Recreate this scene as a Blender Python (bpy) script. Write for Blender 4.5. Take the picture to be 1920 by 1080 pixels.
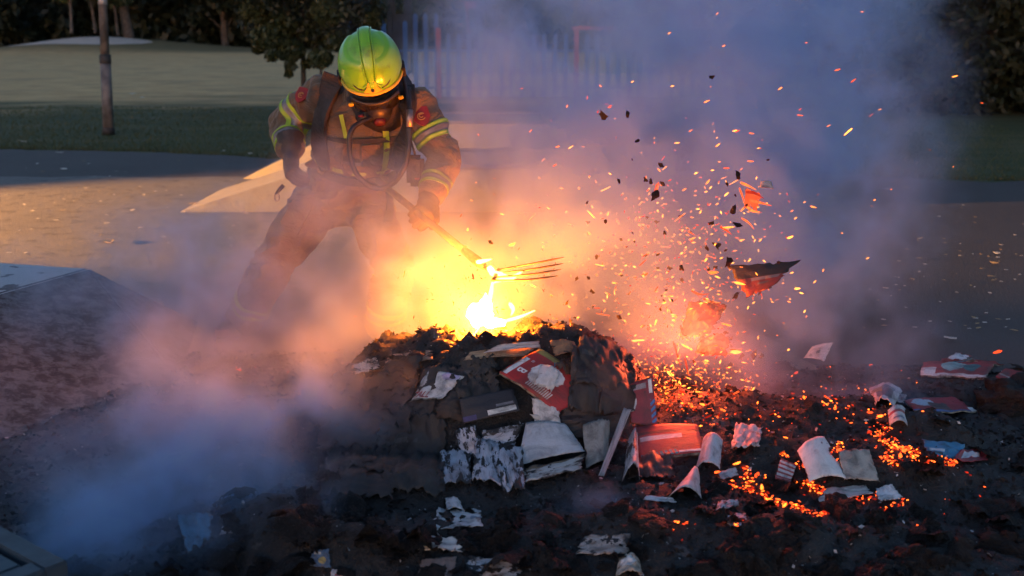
import bpy, bmesh, math, random
import numpy as np
from math import radians, sin, cos, pi, sqrt, exp
from mathutils import Vector, Matrix, noise as mn
from mathutils.bvhtree import BVHTree

for o in list(bpy.data.objects):
    bpy.data.objects.remove(o)
SC = bpy.context.scene
COL = SC.collection

# ---------------------------------------------------------------- camera
F_PX = 2100.0                     # focal length in pixels of the 1920 px photograph
PITCH = math.atan2(480.0, F_PX)   # the horizon lies at y = 60
EYE = Vector((0.0, 0.0, 1.6))
cam_d = bpy.data.cameras.new('camera')
cam_d.sensor_width = 36.0
cam_d.lens = 36.0 * F_PX / 1920.0
cam_d.clip_start = 0.05
cam_d.clip_end = 1500
cam_d.dof.use_dof = True
cam_d.dof.focus_distance = 4.7
cam_d.dof.aperture_fstop = 3.2
cam = bpy.data.objects.new('camera', cam_d)
COL.objects.link(cam)
cam.location = EYE
cam.rotation_euler = (pi / 2 - PITCH, 0, 0)
SC.camera = cam

# ---------------------------------------------------------------- world: dusk sky
world = bpy.data.worlds.new('World')
SC.world = world
world.use_nodes = True
wn = world.node_tree
wn.nodes.clear()
w_out = wn.nodes.new('ShaderNodeOutputWorld')
w_bg = wn.nodes.new('ShaderNodeBackground')
w_sky = wn.nodes.new('ShaderNodeTexSky')
w_sky.sky_type = 'NISHITA'
w_sky.sun_disc = False
SUN_EL, SUN_AZ = 4.0, 200.0
w_sky.sun_elevation = radians(SUN_EL)
w_sky.sun_rotation = radians(SUN_AZ)
w_sky.air_density = 1.0
w_sky.dust_density = 0.4
w_sky.ozone_density = 4.0
w_tint = wn.nodes.new('ShaderNodeMix')          # the camera's warm white balance
w_tint.data_type = 'RGBA'; w_tint.blend_type = 'MULTIPLY'
w_tint.inputs[0].default_value = 1.0
w_tint.inputs[7].default_value = (1.68, 0.98, 0.76, 1.0)
wn.links.new(w_sky.outputs['Color'], w_tint.inputs[6])
wn.links.new(w_tint.outputs[2], w_bg.inputs['Color'])
w_bg.inputs['Strength'].default_value = 0.15
wn.links.new(w_bg.outputs['Background'], w_out.inputs['Surface'])

# the last of the daylight: a very weak, very soft sun low behind the camera
sun_d = bpy.data.lights.new('sun', 'SUN')
sun_d.energy = 0.02
sun_d.angle = radians(25)
sun_d.color = (1.0, 0.86, 0.78)
sun = bpy.data.objects.new('sun', sun_d)
COL.objects.link(sun)
_az, _el = radians(SUN_AZ), radians(max(SUN_EL, 4))
_sd = Vector((sin(_az) * cos(_el), cos(_az) * cos(_el), sin(_el)))
sun.rotation_euler = _sd.to_track_quat('Z', 'Y').to_euler()
sun.location = (0, -4, 12)

# ---------------------------------------------------------------- exposure, render settings
SC.view_settings.view_transform = 'Standard'
SC.view_settings.look = 'None'
SC.view_settings.exposure = 1.85
SC.view_settings.gamma = 1.0
SC.view_settings.use_curve_mapping = False
SC.render.engine = 'CYCLES'
cy = SC.cycles
cy.use_denoising = True
cy.use_adaptive_sampling = True
cy.adaptive_threshold = 0.04
cy.max_bounces = 6
cy.diffuse_bounces = 2
cy.glossy_bounces = 2
cy.transmission_bounces = 3
cy.transparent_max_bounces = 6
cy.volume_bounces = 3
cy.volume_max_steps = 256
cy.volume_step_rate = 1.0
cy.sample_clamp_indirect = 6.0
cy.caustics_reflective = False
cy.caustics_refractive = False
try:
    cy.denoiser = 'OPENIMAGEDENOISE'
    cy.denoising_prefilter = 'ACCURATE'
except Exception:
    pass

# ---------------------------------------------------------------- helpers
RNG = random.Random(11)

def ray(px, py):
    x = (px - 960.0) / F_PX
    y = -(py - 540.0) / F_PX
    return Vector((x, cos(PITCH) + y * sin(PITCH), -sin(PITCH) + y * cos(PITCH)))

def onz(px, py, z=0.0):
    """the point at height z that the photograph shows at this pixel"""
    d = ray(px, py)
    return EYE + d * ((z - EYE.z) / d.z)

def aty(px, py, Y):
    """the point at distance Y that the photograph shows at this pixel"""
    d = ray(px, py)
    return EYE + d * (Y / d.y)

def tag(o, label=None, cat=None, group=None, kind=None):
    if label: o['label'] = label
    if cat: o['category'] = cat
    if group: o['group'] = group
    if kind: o['kind'] = kind
    return o

def link(o, parent=None):
    COL.objects.link(o)
    if parent is not None:
        o.parent = parent
        o.matrix_parent_inverse = parent_matrix(parent).inverted()
    return o

def parent_matrix(p):
    m = p.matrix_basis.copy()
    q = p
    while q.parent is not None:
        m = q.parent.matrix_basis @ q.matrix_parent_inverse @ m
        q = q.parent
    return m

def empty(name, loc, label=None, cat=None, group=None):
    e = bpy.data.objects.new(name, None)
    e.empty_display_size = 0.1
    e.location = loc
    COL.objects.link(e)
    return tag(e, label, cat, group)

def mesh_obj(name, verts, faces, mat=None, parent=None, smooth=False, uvs=None):
    me = bpy.data.meshes.new(name)
    me.from_pydata([tuple(v) for v in verts], [], faces)
    if uvs is not None:
        ul = me.uv_layers.new(name='UVMap')
        for lp in me.loops:
            ul.data[lp.index].uv = uvs[lp.vertex_index]
    if smooth:
        me.polygons.foreach_set('use_smooth', [True] * len(me.polygons))
    me.update()
    if mat is not None:
        me.materials.append(mat)
    o = bpy.data.objects.new(name, me)
    return link(o, parent)

def np_mesh(name, V, Fq, mat=None, parent=None, smooth=False):
    """fast mesh from an (n,3) array and an (m,k) face array"""
    me = bpy.data.meshes.new(name)
    n, (m, k) = len(V), Fq.shape
    me.vertices.add(n)
    me.vertices.foreach_set('co', np.asarray(V, dtype=np.float32).ravel())
    me.loops.add(m * k)
    me.loops.foreach_set('vertex_index', np.asarray(Fq, dtype=np.int32).ravel())
    me.polygons.add(m)
    me.polygons.foreach_set('loop_start', np.arange(0, m * k, k, dtype=np.int32))
    if smooth:
        me.polygons.foreach_set('use_smooth', np.ones(m, dtype=bool))
    me.update(calc_edges=True)
    if mat is not None:
        me.materials.append(mat)
    o = bpy.data.objects.new(name, me)
    return link(o, parent)

def bm_obj(name, bm, mat=None, parent=None, smooth=False):
    me = bpy.data.meshes.new(name)
    bm.normal_update()
    bm.to_mesh(me)
    bm.free()
    if smooth:
        me.polygons.foreach_set('use_smooth', [True] * len(me.polygons))
    if mat is not None:
        me.materials.append(mat)
    o = bpy.data.objects.new(name, me)
    return link(o, parent)

def share(src, name=None, parent=None, loc=None, rot=None, scale=None):
    """a copy that shares the mesh"""
    o = bpy.data.objects.new(name or src.name.split('.')[0], src.data)
    if loc is not None: o.location = loc
    if rot is not None: o.rotation_euler = rot
    if scale is not None: o.scale = scale if hasattr(scale, '__len__') else (scale,) * 3
    return link(o, parent)

def tube_data(pts, radii, seg=8, cap=True, squash=None):
    """tapered tube along a polyline"""
    pts = [Vector(p) for p in pts]
    if not hasattr(radii, '__len__'):
        radii = [radii] * len(pts)
    V, Fc = [], []
    ref = None
    for i, p in enumerate(pts):
        t = (pts[min(i + 1, len(pts) - 1)] - pts[max(i - 1, 0)]).normalized()
        if ref is None:
            ref = Vector((0, 0, 1)) if abs(t.z) < 0.9 else Vector((1, 0, 0))
        a = (ref - t * ref.dot(t))
        a = a.normalized() if a.length > 1e-6 else t.orthogonal().normalized()
        b = t.cross(a).normalized()
        ref = a
        for k in range(seg):
            an = 2 * pi * k / seg
            s = squash if squash else 1.0
            V.append(p + a * (cos(an) * radii[i]) + b * (sin(an) * radii[i] * s))
    for i in range(len(pts) - 1):
        for k in range(seg):
            k2 = (k + 1) % seg
            Fc.append((i * seg + k, i * seg + k2, (i + 1) * seg + k2, (i + 1) * seg + k))
    if cap:
        Fc.append(tuple(range(seg - 1, -1, -1)))
        Fc.append(tuple(range((len(pts) - 1) * seg, len(pts) * seg)))
    return V, Fc

def tube(name, pts, radii, mat=None, parent=None, seg=8, smooth=True, squash=None):
    V, Fc = tube_data(pts, radii, seg, True, squash)
    return mesh_obj(name, V, Fc, mat, parent, smooth)

def box(name, c, size, mat=None, parent=None, rot=None, bevel=0.0):
    bm = bmesh.new()
    bmesh.ops.create_cube(bm, size=1.0)
    for v in bm.verts:
        v.co = Vector((v.co.x * size[0], v.co.y * size[1], v.co.z * size[2]))
    if bevel > 0:
        bmesh.ops.bevel(bm, geom=bm.edges[:], offset=bevel, segments=2, affect='EDGES')
    M = Matrix.Translation(Vector(c))
    if rot is not None:
        M = M @ (rot if isinstance(rot, Matrix) else Matrix(rot)).to_4x4()
    bmesh.ops.transform(bm, matrix=M, verts=bm.verts[:])
    return bm_obj(name, bm, mat, parent)

def spline(pts, n=8):
    """Catmull-Rom through the points"""
    P = [Vector(p) for p in pts]
    P = [P[0] * 2 - P[1]] + P + [P[-1] * 2 - P[-2]]
    out = []
    for i in range(1, len(P) - 2):
        for k in range(n):
            t = k / n
            a, b, c, d = P[i - 1], P[i], P[i + 1], P[i + 2]
            out.append(0.5 * ((2 * b) + (c - a) * t + (2 * a - 5 * b + 4 * c - d) * t * t + (3 * b - a - 3 * c + d) * t ** 3))
    out.append(P[-2])
    return out

def blob_mesh(name, c, rx, ry, rz, seed, amp, mat, parent=None, sub=3):
    bm = bmesh.new()
    bmesh.ops.create_icosphere(bm, subdivisions=sub, radius=1.0)
    for v in bm.verts:
        d = v.co.normalized()
        k = 1 + amp * mn.noise(d * 2.2 + Vector((seed, 0, 0))) + amp * 0.5 * mn.noise(d * 5.1 + Vector((0, seed, 0)))
        v.co = Vector((d.x * rx * k, d.y * ry * k, d.z * rz * k)) + Vector(c)
    return bm_obj(name, bm, mat, parent, smooth=True)

def tongue(name, pts, w, mat, parent):
    """a flat, pointed, wavering sliver of flame"""
    c = spline(pts, 5)
    n = len(c)
    rad = [w * (0.25 + 0.75 * sin(pi * min(1.0, (i + 0.6) / n) ** 0.7)) * (1 - i / n) ** 0.35 + 0.0004 for i in range(n)]
    return tube(name, c, rad, mat, parent, seg=7, squash=0.35)

# ---------------------------------------------------------------- node helpers
class NG:
    def __init__(s, nt): s.nt = nt
    def n(s, typ, ins=None, **props):
        nd = s.nt.nodes.new(typ)
        for k, v in props.items(): setattr(nd, k, v)
        for k, v in (ins or {}).items():
            sock = nd.inputs[k]
            if hasattr(v, 'is_linked') or isinstance(v, bpy.types.NodeSocket): s.nt.links.new(v, sock)
            else: sock.default_value = v
        return nd
    def m(s, op, a, b=None, c=None, clamp=False):
        nd = s.nt.nodes.new('ShaderNodeMath'); nd.operation = op; nd.use_clamp = clamp
        for i, v in enumerate((a, b, c)):
            if v is None: continue
            if isinstance(v, bpy.types.NodeSocket): s.nt.links.new(v, nd.inputs[i])
            else: nd.inputs[i].default_value = v
        return nd.outputs[0]
    def v(s, op, a, b=None, scale=None):
        nd = s.nt.nodes.new('ShaderNodeVectorMath'); nd.operation = op
        for i, q in enumerate((a, b)):
            if q is None: continue
            if isinstance(q, bpy.types.NodeSocket): s.nt.links.new(q, nd.inputs[i])
            else: nd.inputs[i].default_value = q
        if scale is not None: nd.inputs['Scale'].default_value = scale
        return nd.outputs['Value'] if op in ('LENGTH', 'DOT_PRODUCT', 'DISTANCE') else nd.outputs[0]
    def noise(s, vec, scale, detail=3.0, rough=0.55, dist=0.0, col=False):
        nd = s.n('ShaderNodeTexNoise', {'Scale': scale, 'Detail': detail, 'Roughness': rough, 'Distortion': dist})
        if vec is not None: s.nt.links.new(vec, nd.inputs['Vector'])
        return nd.outputs['Color'] if col else nd.outputs[0]
    def mix(s, f, a, b):
        nd = s.nt.nodes.new('ShaderNodeMix'); nd.data_type = 'RGBA'
        for i, q in ((0, f), (6, a), (7, b)):
            if isinstance(q, bpy.types.NodeSocket): s.nt.links.new(q, nd.inputs[i])
            else: nd.inputs[i].default_value = q if i == 0 else (tuple(q) + (1.0,))[:4]
        return nd.outputs[2]
    def step(s, x, lo, hi):
        nd = s.n('ShaderNodeMapRange', {0: x, 1: lo, 2: hi, 3: 0.0, 4: 1.0})
        nd.interpolation_type = 'SMOOTHSTEP'
        return nd.outputs[0]
    def bump(s, h, strength=0.5, dist=0.01):
        return s.n('ShaderNodeBump', {'Height': h, 'Strength': strength, 'Distance': dist}).outputs[0]
    def sep(s, v): return s.n('ShaderNodeSeparateXYZ', {0: v}).outputs

MATS = {}
def material(name, fn):
    """fn(g, principled, coord_sockets) fills the node tree"""
    if name in MATS: return MATS[name]
    m = bpy.data.materials.new(name)
    m.use_nodes = True
    nt = m.node_tree
    p = nt.nodes['Principled BSDF']
    g = NG(nt)
    tc = g.n('ShaderNodeTexCoord')
    fn(g, p, tc.outputs)
    MATS[name] = m
    return m

def setc(g, p, key, v):
    if isinstance(v, bpy.types.NodeSocket): g.nt.links.new(v, p.inputs[key])
    elif hasattr(v, '__len__'): p.inputs[key].default_value = (tuple(v) + (1.0,))[:4]
    else: p.inputs[key].default_value = v

def plain(name, c1, c2=None, scale=8.0, rough=0.8, bump=0.3, bscale=40.0, metal=0.0, bdist=0.01, coat=0.0):
    """two-tone noisy surface with fine relief"""
    c2 = c2 or tuple(x * 0.7 for x in c1)
    def fn(g, p, tc):
        v = tc['Object']
        f = g.step(g.noise(v, scale, 4.0), 0.35, 0.65)
        setc(g, p, 'Base Color', g.mix(f, c1, c2))
        setc(g, p, 'Roughness', g.m('ADD', g.m('MULTIPLY', g.noise(v, bscale * 0.5, 2.0), 0.2), rough - 0.1))
        setc(g, p, 'Metallic', metal)
        if coat: setc(g, p, 'Coat Weight', coat)
        if bump: setc(g, p, 'Normal', g.bump(g.noise(v, bscale, 4.0), bump, bdist))
    return material(name, fn)
# ================================================================ ground
def m_grass(g, p, tc):
    v = tc['Object']
    xyz = g.sep(v)
    stretch = g.v('MULTIPLY', v, (0.35, 1.0, 1.0))
    n1 = g.noise(stretch, 0.35, 5.0, 0.6)
    n2 = g.noise(stretch, 2.5, 4.0, 0.65)
    # green strip along the path, parched further out, a green rough by the wood
    yy = g.m('ADD', xyz[1], g.m('MULTIPLY', g.m('SUBTRACT', n1, 0.5), 26.0))
    dry = g.step(yy, 22.0, 31.0)
    far = g.step(xyz[1], 86.0, 97.0)
    right = g.step(xyz[0], 4.0, 10.0)
    dry = g.m('MULTIPLY', dry, g.m('SUBTRACT', 1.0, right))
    green = g.mix(n2, (0.030, 0.048, 0.012), (0.080, 0.088, 0.028))
    n2 = g.step(n2, 0.30, 0.70)
    tan = g.mix(n2, (0.47, 0.262, 0.095), (0.72, 0.45, 0.185))
    worn = g.step(g.noise(stretch, 0.9, 5.0, 0.65), 0.50, 0.66)
    green = g.mix(g.m('MULTIPLY', worn, 0.55), green, (0.16, 0.12, 0.055))
    tan = g.mix(g.m('MULTIPLY', worn, 0.45), tan, (0.20, 0.16, 0.075))
    c = g.mix(dry, green, tan)
    c = g.mix(g.m('MULTIPLY', far, 0.85), c, (0.10, 0.10, 0.045))
    setc(g, p, 'Base Color', c)
    setc(g, p, 'Roughness', 0.95)
    setc(g, p, 'Normal', g.bump(g.noise(v, 14.0, 5.0), 0.8, 0.05))
M_grass = material('grass_field', m_grass)

def field_height(x, y):
    # a low sandy rise at the far left of the field
    h = 1.15 * exp(-(((x + 37.5) / 6.5) ** 2 + ((y - 103.0) / 10.0) ** 2))
    h += 0.4 * exp(-(((x + 29.0) / 6.0) ** 2 + ((y - 104.0) / 8.0) ** 2))
    return h

def build_field():
    xs = np.concatenate([np.linspace(-400, -90, 8), np.linspace(-80, 60, 71), np.linspace(70, 400, 8)])
    ys = np.concatenate([np.linspace(-60, 10, 5), np.linspace(12, 130, 60), np.linspace(150, 700, 8)])
    V = []
    for y in ys:
        for x in xs:
            V.append((x, y, field_height(x, y) - 0.012))
    nx = len(xs)
    Fq = np.array([(j * nx + i, j * nx + i + 1, (j + 1) * nx + i + 1, (j + 1) * nx + i)
                   for j in range(len(ys) - 1) for i in range(nx - 1)])
    o = np_mesh('ground', np.array(V), Fq, M_grass, smooth=True)
    tag(o, 'parched park grass running out to the dark wood', 'ground', kind='structure')
build_field()

def m_sand(g, p, tc):
    v = tc['Object']
    n = g.noise(v, 1.2, 5.0)
    setc(g, p, 'Base Color', g.mix(n, (0.66, 0.58, 0.50), (0.50, 0.42, 0.34)))
    setc(g, p, 'Roughness', 0.95)
    setc(g, p, 'Normal', g.bump(g.noise(v, 9.0, 4.0), 0.5, 0.05))
def build_sand():
    V, Fc = [], []
    n = 22
    for j in range(9):
        r = j / 8
        for k in range(n):
            a = 2 * pi * k / n
            wob = 1 + 0.18 * mn.noise(Vector((cos(a) * 1.7, sin(a) * 1.7, 3)))
            x = -37.8 + cos(a) * 6.4 * r * wob
            y = 99.5 + sin(a) * 4.0 * r * wob
            V.append((x, y, field_height(x, y) + 0.02 * (1.01 - r)))
    for j in range(8):
        for k in range(n):
            Fc.append((j * n + k, j * n + (k + 1) % n, (j + 1) * n + (k + 1) % n, (j + 1) * n + k))
    o = mesh_obj('sandy_rise', V, Fc, material('sand', m_sand), smooth=True)
    tag(o, 'bare pale sand on the low rise in the field', 'ground', kind='structure')
build_sand()

# ---------------------------------------------------------------- skate area: asphalt and a worn concrete slab
def edge_y(x):
    """where the grass begins: read off the photograph"""
    pts = [(-40, 17.6), (-7.4, 15.75), (-5.0, 15.4), (-3.3, 14.6), (0, 13.6), (3.0, 13.0), (5.3, 12.3), (40, 11.0)]
    for (x0, y0), (x1, y1) in zip(pts, pts[1:]):
        if x0 <= x <= x1:
            return y0 + (y1 - y0) * (x - x0) / (x1 - x0)
    return pts[-1][1] if x > 0 else pts[0][1]

def m_asphalt(g, p, tc):
    v = tc['Object']
    big = g.noise(v, 0.7, 5.0, 0.6)
    fine = g.noise(v, 55.0, 3.0, 0.7)
    grit = g.step(g.noise(v, 120.0, 2.0), 0.60, 0.72)
    c = g.mix(big, (0.050, 0.040, 0.038), (0.098, 0.080, 0.073))
    c = g.mix(g.m('MULTIPLY', grit, 0.5), c, (0.24, 0.22, 0.20))
    setc(g, p, 'Base Color', c)
    setc(g, p, 'Roughness', g.m('ADD', 0.72, g.m('MULTIPLY', fine, 0.2)))
    setc(g, p, 'Normal', g.bump(g.m('ADD', fine, g.m('MULTIPLY', big, 1.5)), 0.55, 0.012))
M_asphalt = material('asphalt', m_asphalt)

def build_asphalt():
    V, Fq = [], []
    xs = np.concatenate([np.linspace(-40, -11, 14), np.linspace(-10, 10, 161), np.linspace(11, 40, 14)])
    ts = np.linspace(0, 1, 40)
    for x in xs:
        ye = edge_y(x) + 0.35 * mn.noise(Vector((x * 0.9, 0, 0))) + 0.16 * mn.noise(Vector((x * 4.1, 5, 0)))
        for t in ts:
            y = -6 + (ye + 6) * t
            V.append((x, y, -0.002 + 0.004 * mn.noise(Vector((x, y, 0)))))
    n = len(ts)
    for i in range(len(xs) - 1):
        for j in range(n - 1):
            Fq.append((i * n + j, (i + 1) * n + j, (i + 1) * n + j + 1, i * n + j + 1))
    o = np_mesh('asphalt_pavement', np.array(V), np.array(Fq), M_asphalt, smooth=True)
    tag(o, 'dark worn asphalt of the skate area', 'pavement', kind='structure')
build_asphalt()

def m_slab(g, p, tc):
    v = tc['Object']
    big = g.noise(v, 0.55, 5.0, 0.6)
    mid = g.noise(v, 6.0, 5.0, 0.65)
    fine = g.noise(v, 60.0, 3.0, 0.7)
    c = g.mix(big, (0.13, 0.118, 0.105), (0.20, 0.182, 0.165))
    c = g.mix(g.step(mid, 0.52, 0.66), c, (0.10, 0.09, 0.08))
    c = g.mix(g.step(fine, 0.63, 0.72), c, (0.28, 0.26, 0.235))
    setc(g, p, 'Base Color', c)
    setc(g, p, 'Roughness', 0.85)
    setc(g, p, 'Normal', g.bump(g.m('ADD', fine, mid), 0.5, 0.012))
M_slab = material('worn_concrete', m_slab)

def build_slab():
    V, Fq = [], []
    nx, ny = 120, 40
    for i in range(nx + 1):
        x = -9 + 10.3 * i / nx
        y0 = 2.0 + 0.2 * mn.noise(Vector((x, 3, 1)))
        y1 = min(edge_y(x) - 1.6, 12.6) + 0.25 * mn.noise(Vector((x * 1.4, 7, 2)))
        for j in range(ny + 1):
            y = y0 + (y1 - y0) * j / ny
            V.append((x + (0.18 + .5 * i / nx) * mn.noise(Vector((y * 1.3, x * 0.2, 5))), y, 0.006 + 0.003 * mn.noise(Vector((x * 2, y * 2, 4)))))
    n = ny + 1
    for i in range(nx):
        for j in range(ny):
            Fq.append((i * n + j, (i + 1) * n + j, (i + 1) * n + j + 1, i * n + j + 1))
    o = np_mesh('concrete_slab', np.array(V), np.array(Fq), M_slab, smooth=True)
    tag(o, 'worn pale concrete slab under the ramps', 'pavement', kind='structure')
build_slab()
# ================================================================ trees
def m_leaf(c1, c2):
    def fn(g, p, tc):
        oi = g.n('ShaderNodeObjectInfo').outputs['Random']
        v = tc['Object']
        n = g.noise(v, 1.1, 3.0)
        geo = g.n('ShaderNodeNewGeometry')
        n = g.m('ADD', g.m('MULTIPLY', n, 0.6), g.m('MULTIPLY', geo.outputs['Random Per Island'], 0.5))
        setc(g, p, 'Base Color', g.mix(n, c1, c2))
        setc(g, p, 'Roughness', 0.6)
        setc(g, p, 'Transmission Weight', 0.0)
    return fn
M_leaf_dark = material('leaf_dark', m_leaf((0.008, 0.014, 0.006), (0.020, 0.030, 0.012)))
M_leaf_mid = material('leaf_mid', m_leaf((0.016, 0.028, 0.009), (0.045, 0.062, 0.020)))
M_leaf_pale = material('leaf_pale', m_leaf((0.07, 0.11, 0.035), (0.13, 0.18, 0.06)))
M_bark = plain('bark', (0.10, 0.085, 0.07), (0.045, 0.038, 0.032), 5.0, 0.95, 0.9, 18.0, bdist=0.05)
M_bark_pale = plain('bark_pale', (0.13, 0.115, 0.10), (0.06, 0.055, 0.05), 6.0, 0.9, 0.6, 20.0, bdist=0.03)

def leaf_cloud(clumps, n, size, rs):
    """n leaf quads spread through clumps (centre, radius)"""
    C = np.array([c for c, r in clumps]); Rr = np.array([r for c, r in clumps])
    w = Rr ** 2; w = w / w.sum()
    idx = rs.choice(len(clumps), n, p=w)
    d = rs.normal(size=(n, 3)); d /= np.linalg.norm(d, axis=1, keepdims=True)
    rad = Rr[idx] * rs.uniform(0.35, 1.0, n) ** 0.6
    P = C[idx] + d * rad[:, None] * np.array([1, 1, 0.75])
    a = rs.normal(size=(n, 3)); a /= np.linalg.norm(a, axis=1, keepdims=True)
    b = np.cross(a, rs.normal(size=(n, 3))); b /= np.linalg.norm(b, axis=1, keepdims=True)
    s = size * rs.uniform(0.6, 1.3, n)[:, None]
    V = np.stack([P - a * s, P + b * s * 0.5, P + a * s, P - b * s * 0.5], axis=1).reshape(-1, 3)
    Fq = np.arange(n * 4).reshape(n, 4)
    return V, Fq

def tree(base, h, crown_r, crown_lo, label, group, leafmat, seed, n_leaf, leaf, trunk_r, bark=None, lean=(0, 0), name='park_tree', clumps_n=26):
    rs = np.random.RandomState(seed)
    b = Vector(base)
    t = empty(name, b, label, 'tree', group)
    top = b + Vector((lean[0], lean[1], h * 0.82))
    pts = [b + (top - b) * k + Vector((rs.uniform(-.06, .06), rs.uniform(-.06, .06), 0)) * h * 0.12 * k for k in (0, .03, .2, .4, .6, .8, 1)]
    rad = [trunk_r * q for q in (1.5, 1.1, 0.95, 0.8, 0.6, 0.4, 0.12)]
    V, Fc = tube_data(pts, rad, 9)
    clumps = []
    for i in range(clumps_n):
        az = rs.uniform(0, 2 * pi)
        k = rs.uniform(0, 1)
        zz = crown_lo + (h - crown_lo) * k
        rr = crown_r * sqrt(max(0.05, 1 - (2 * k - 0.85) ** 2)) * rs.uniform(0.25, 0.9)
        c = b + Vector((lean[0] * k + cos(az) * rr, lean[1] * k + sin(az) * rr, zz))
        clumps.append((np.array(c), crown_r * rs.uniform(0.22, 0.42)))
        if i % 2 == 0:
            s = b + (top - b) * min(0.95, max(0.15, (zz - crown_r * 0.5) / (h * 0.82)))
            v2, f2 = tube_data([s, (s + c) / 2 + Vector((0, 0, 0.08 * crown_r)), c], [trunk_r * 0.35, trunk_r * 0.22, trunk_r * 0.06], 6)
            o = len(V); V += v2; Fc += [tuple(q + o for q in f) for f in f2]
    mesh_obj('trunk', V, Fc, bark or M_bark, t, smooth=True)
    Vl, Fl = leaf_cloud(clumps, n_leaf, leaf, rs)
    np_mesh('crown', Vl, Fl, leafmat, t)
    return t

# the far wood as one dark mass, lower storey to crowns
def far_wood():
    rs = np.random.RandomState(5)
    cl = []
    for i in range(420):
        x = rs.uniform(-75, 62)
        cl.append((np.array([x, rs.uniform(112, 124), rs.uniform(0.6, 15.0)]), rs.uniform(1.8, 3.4)))
    for i in range(140):
        cl.append((np.array([rs.uniform(-75, 62), rs.uniform(110, 114), rs.uniform(0.3, 3.0)]), rs.uniform(1.0, 1.9)))
    V, Fq = leaf_cloud(cl, 60000, 0.62, rs)
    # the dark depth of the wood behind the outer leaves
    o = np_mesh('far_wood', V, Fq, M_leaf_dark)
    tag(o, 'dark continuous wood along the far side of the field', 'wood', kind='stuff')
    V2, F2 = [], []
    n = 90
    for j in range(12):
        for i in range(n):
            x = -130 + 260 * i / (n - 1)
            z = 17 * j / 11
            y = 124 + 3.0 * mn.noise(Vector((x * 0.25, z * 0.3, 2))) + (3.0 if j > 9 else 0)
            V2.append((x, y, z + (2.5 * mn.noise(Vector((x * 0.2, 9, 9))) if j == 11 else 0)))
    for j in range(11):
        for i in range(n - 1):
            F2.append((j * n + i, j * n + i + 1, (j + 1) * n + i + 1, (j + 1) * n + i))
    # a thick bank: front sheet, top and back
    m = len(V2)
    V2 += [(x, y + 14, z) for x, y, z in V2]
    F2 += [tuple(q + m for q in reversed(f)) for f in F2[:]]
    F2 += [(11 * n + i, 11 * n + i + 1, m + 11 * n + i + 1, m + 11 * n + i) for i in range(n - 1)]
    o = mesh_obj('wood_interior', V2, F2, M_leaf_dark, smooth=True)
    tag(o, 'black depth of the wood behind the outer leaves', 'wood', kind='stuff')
far_wood()

tree((onz(293, 92).x, 103, 0.15), 15, 4.5, 5.2, 'single leaning trunk standing clear of the wood beside the sandy rise', None, M_leaf_dark, 3, 9000, 0.34, 0.46, M_bark, (-1.6, 0))
tree((-38.9, 101.5, 1.5), 10, 2.3, 2.6, 'pale-leaved thin tree growing on top of the sandy rise', None, M_leaf_pale, 4, 5000, 0.25, 0.13, M_bark_pale, (0.3, 0))
tree((-37.2, 102.6, 1.5), 9, 2.0, 2.9, 'darker-leaved thin tree on the sandy rise, between the pale tree and the dark one', None, M_leaf_mid, 6, 4000, 0.25, 0.11, M_bark_pale, (-0.4, 0))
tree((-35.0, 102.0, 1.3), 9, 2.2, 3.0, 'dark thin tree on the right slope of the sandy rise', None, M_leaf_mid, 7, 3500, 0.25, 0.12, M_bark, (-0.3, 0))
# trees at the wood's edge: crowns hang in the top of the picture
for i, (x, y, h, r, lo, m) in enumerate([(-50, 108, 14, 5, 1.6, 0), (-27, 108, 13, 4.6, 2.4, 0), (-22.5, 106, 12, 4, 1.8, 1), (-16, 109, 14, 5, 1.0, 0), (-9, 104, 13, 5, 1.4, 1), (-2, 106, 13, 5, 1.2, 0), (6, 104, 13, 5, 1.6, 0), (15, 106, 14, 5, 1.2, 1), (24, 105, 13, 5, 1.0, 0)]):
    tree((x, y, 0), h, r, lo, 'tall dark tree at the edge of the far wood', 'trees at the edge of the wood', M_leaf_mid if m else M_leaf_dark, 40 + i, 6000, 0.38, 0.34)
# leafy tree with low hanging boughs behind the firefighter
tb = onz(570, 205)
tree((tb.x, tb.y, 0), 6.2, 2.3, 1.75, 'leafy tree with boughs hanging low behind the firefighter', None, M_leaf_dark, 21, 26000, 0.065, 0.055, M_bark, (0.1, 0.3), clumps_n=44)
bt = bpy.data.objects['park_tree.%03d' % (len([o for o in bpy.data.objects if o.name.startswith('park_tree')]) - 1)]
rs = np.random.RandomState(9)
cl = []
for px, py, r in [(500, 70, .34), (545, 95, .30), (590, 60, .36), (640, 75, .34), (690, 40, .30), (480, 20, .34), (600, 110, .26), (545, 125, .13), (542, 138, .09), (530, 45, .4), (620, 20, .4), (655, 105, .16), (510, 105, .14), (485, 92, .14), (575, 120, .12), (680, 80, .2), (700, 10, .3)]:
    c = aty(px, py, tb.y - 0.4 + RNG.uniform(-.5, .5))
    cl.append((np.array(c), r))
V, Fq = leaf_cloud(cl, 17000, 0.06, rs)
np_mesh('hanging_bough', V, Fq, M_leaf_mid, bt)
# wood on the right, close by
for i, (x, y, h, r, lo) in enumerate([(9.0, 23.5, 9, 3.0, 0.3), (11.3, 22.8, 10, 3.2, 0.2), (7.0, 25.5, 10, 3.2, 0.3), (13.8, 24.5, 11, 3.5, 0.2), (10.2, 27.0, 12, 3.6, 0.6), (16.5, 23, 11, 3.4, 0.3), (5.0, 28.5, 10, 3.0, 0.8), (13.5, 29, 12, 3.6, .6), (8.0, 29.5, 12, 3.6, .6), (12.5, 20.8, 8, 2.6, .9)]):
    tree((x, y, 0), h, r, lo, 'dense dark tree at the edge of the wood beyond the right-hand lawn', 'trees beyond the right-hand lawn', M_leaf_dark, 70 + i, 20000, 0.10, 0.2, clumps_n=60)
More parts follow.
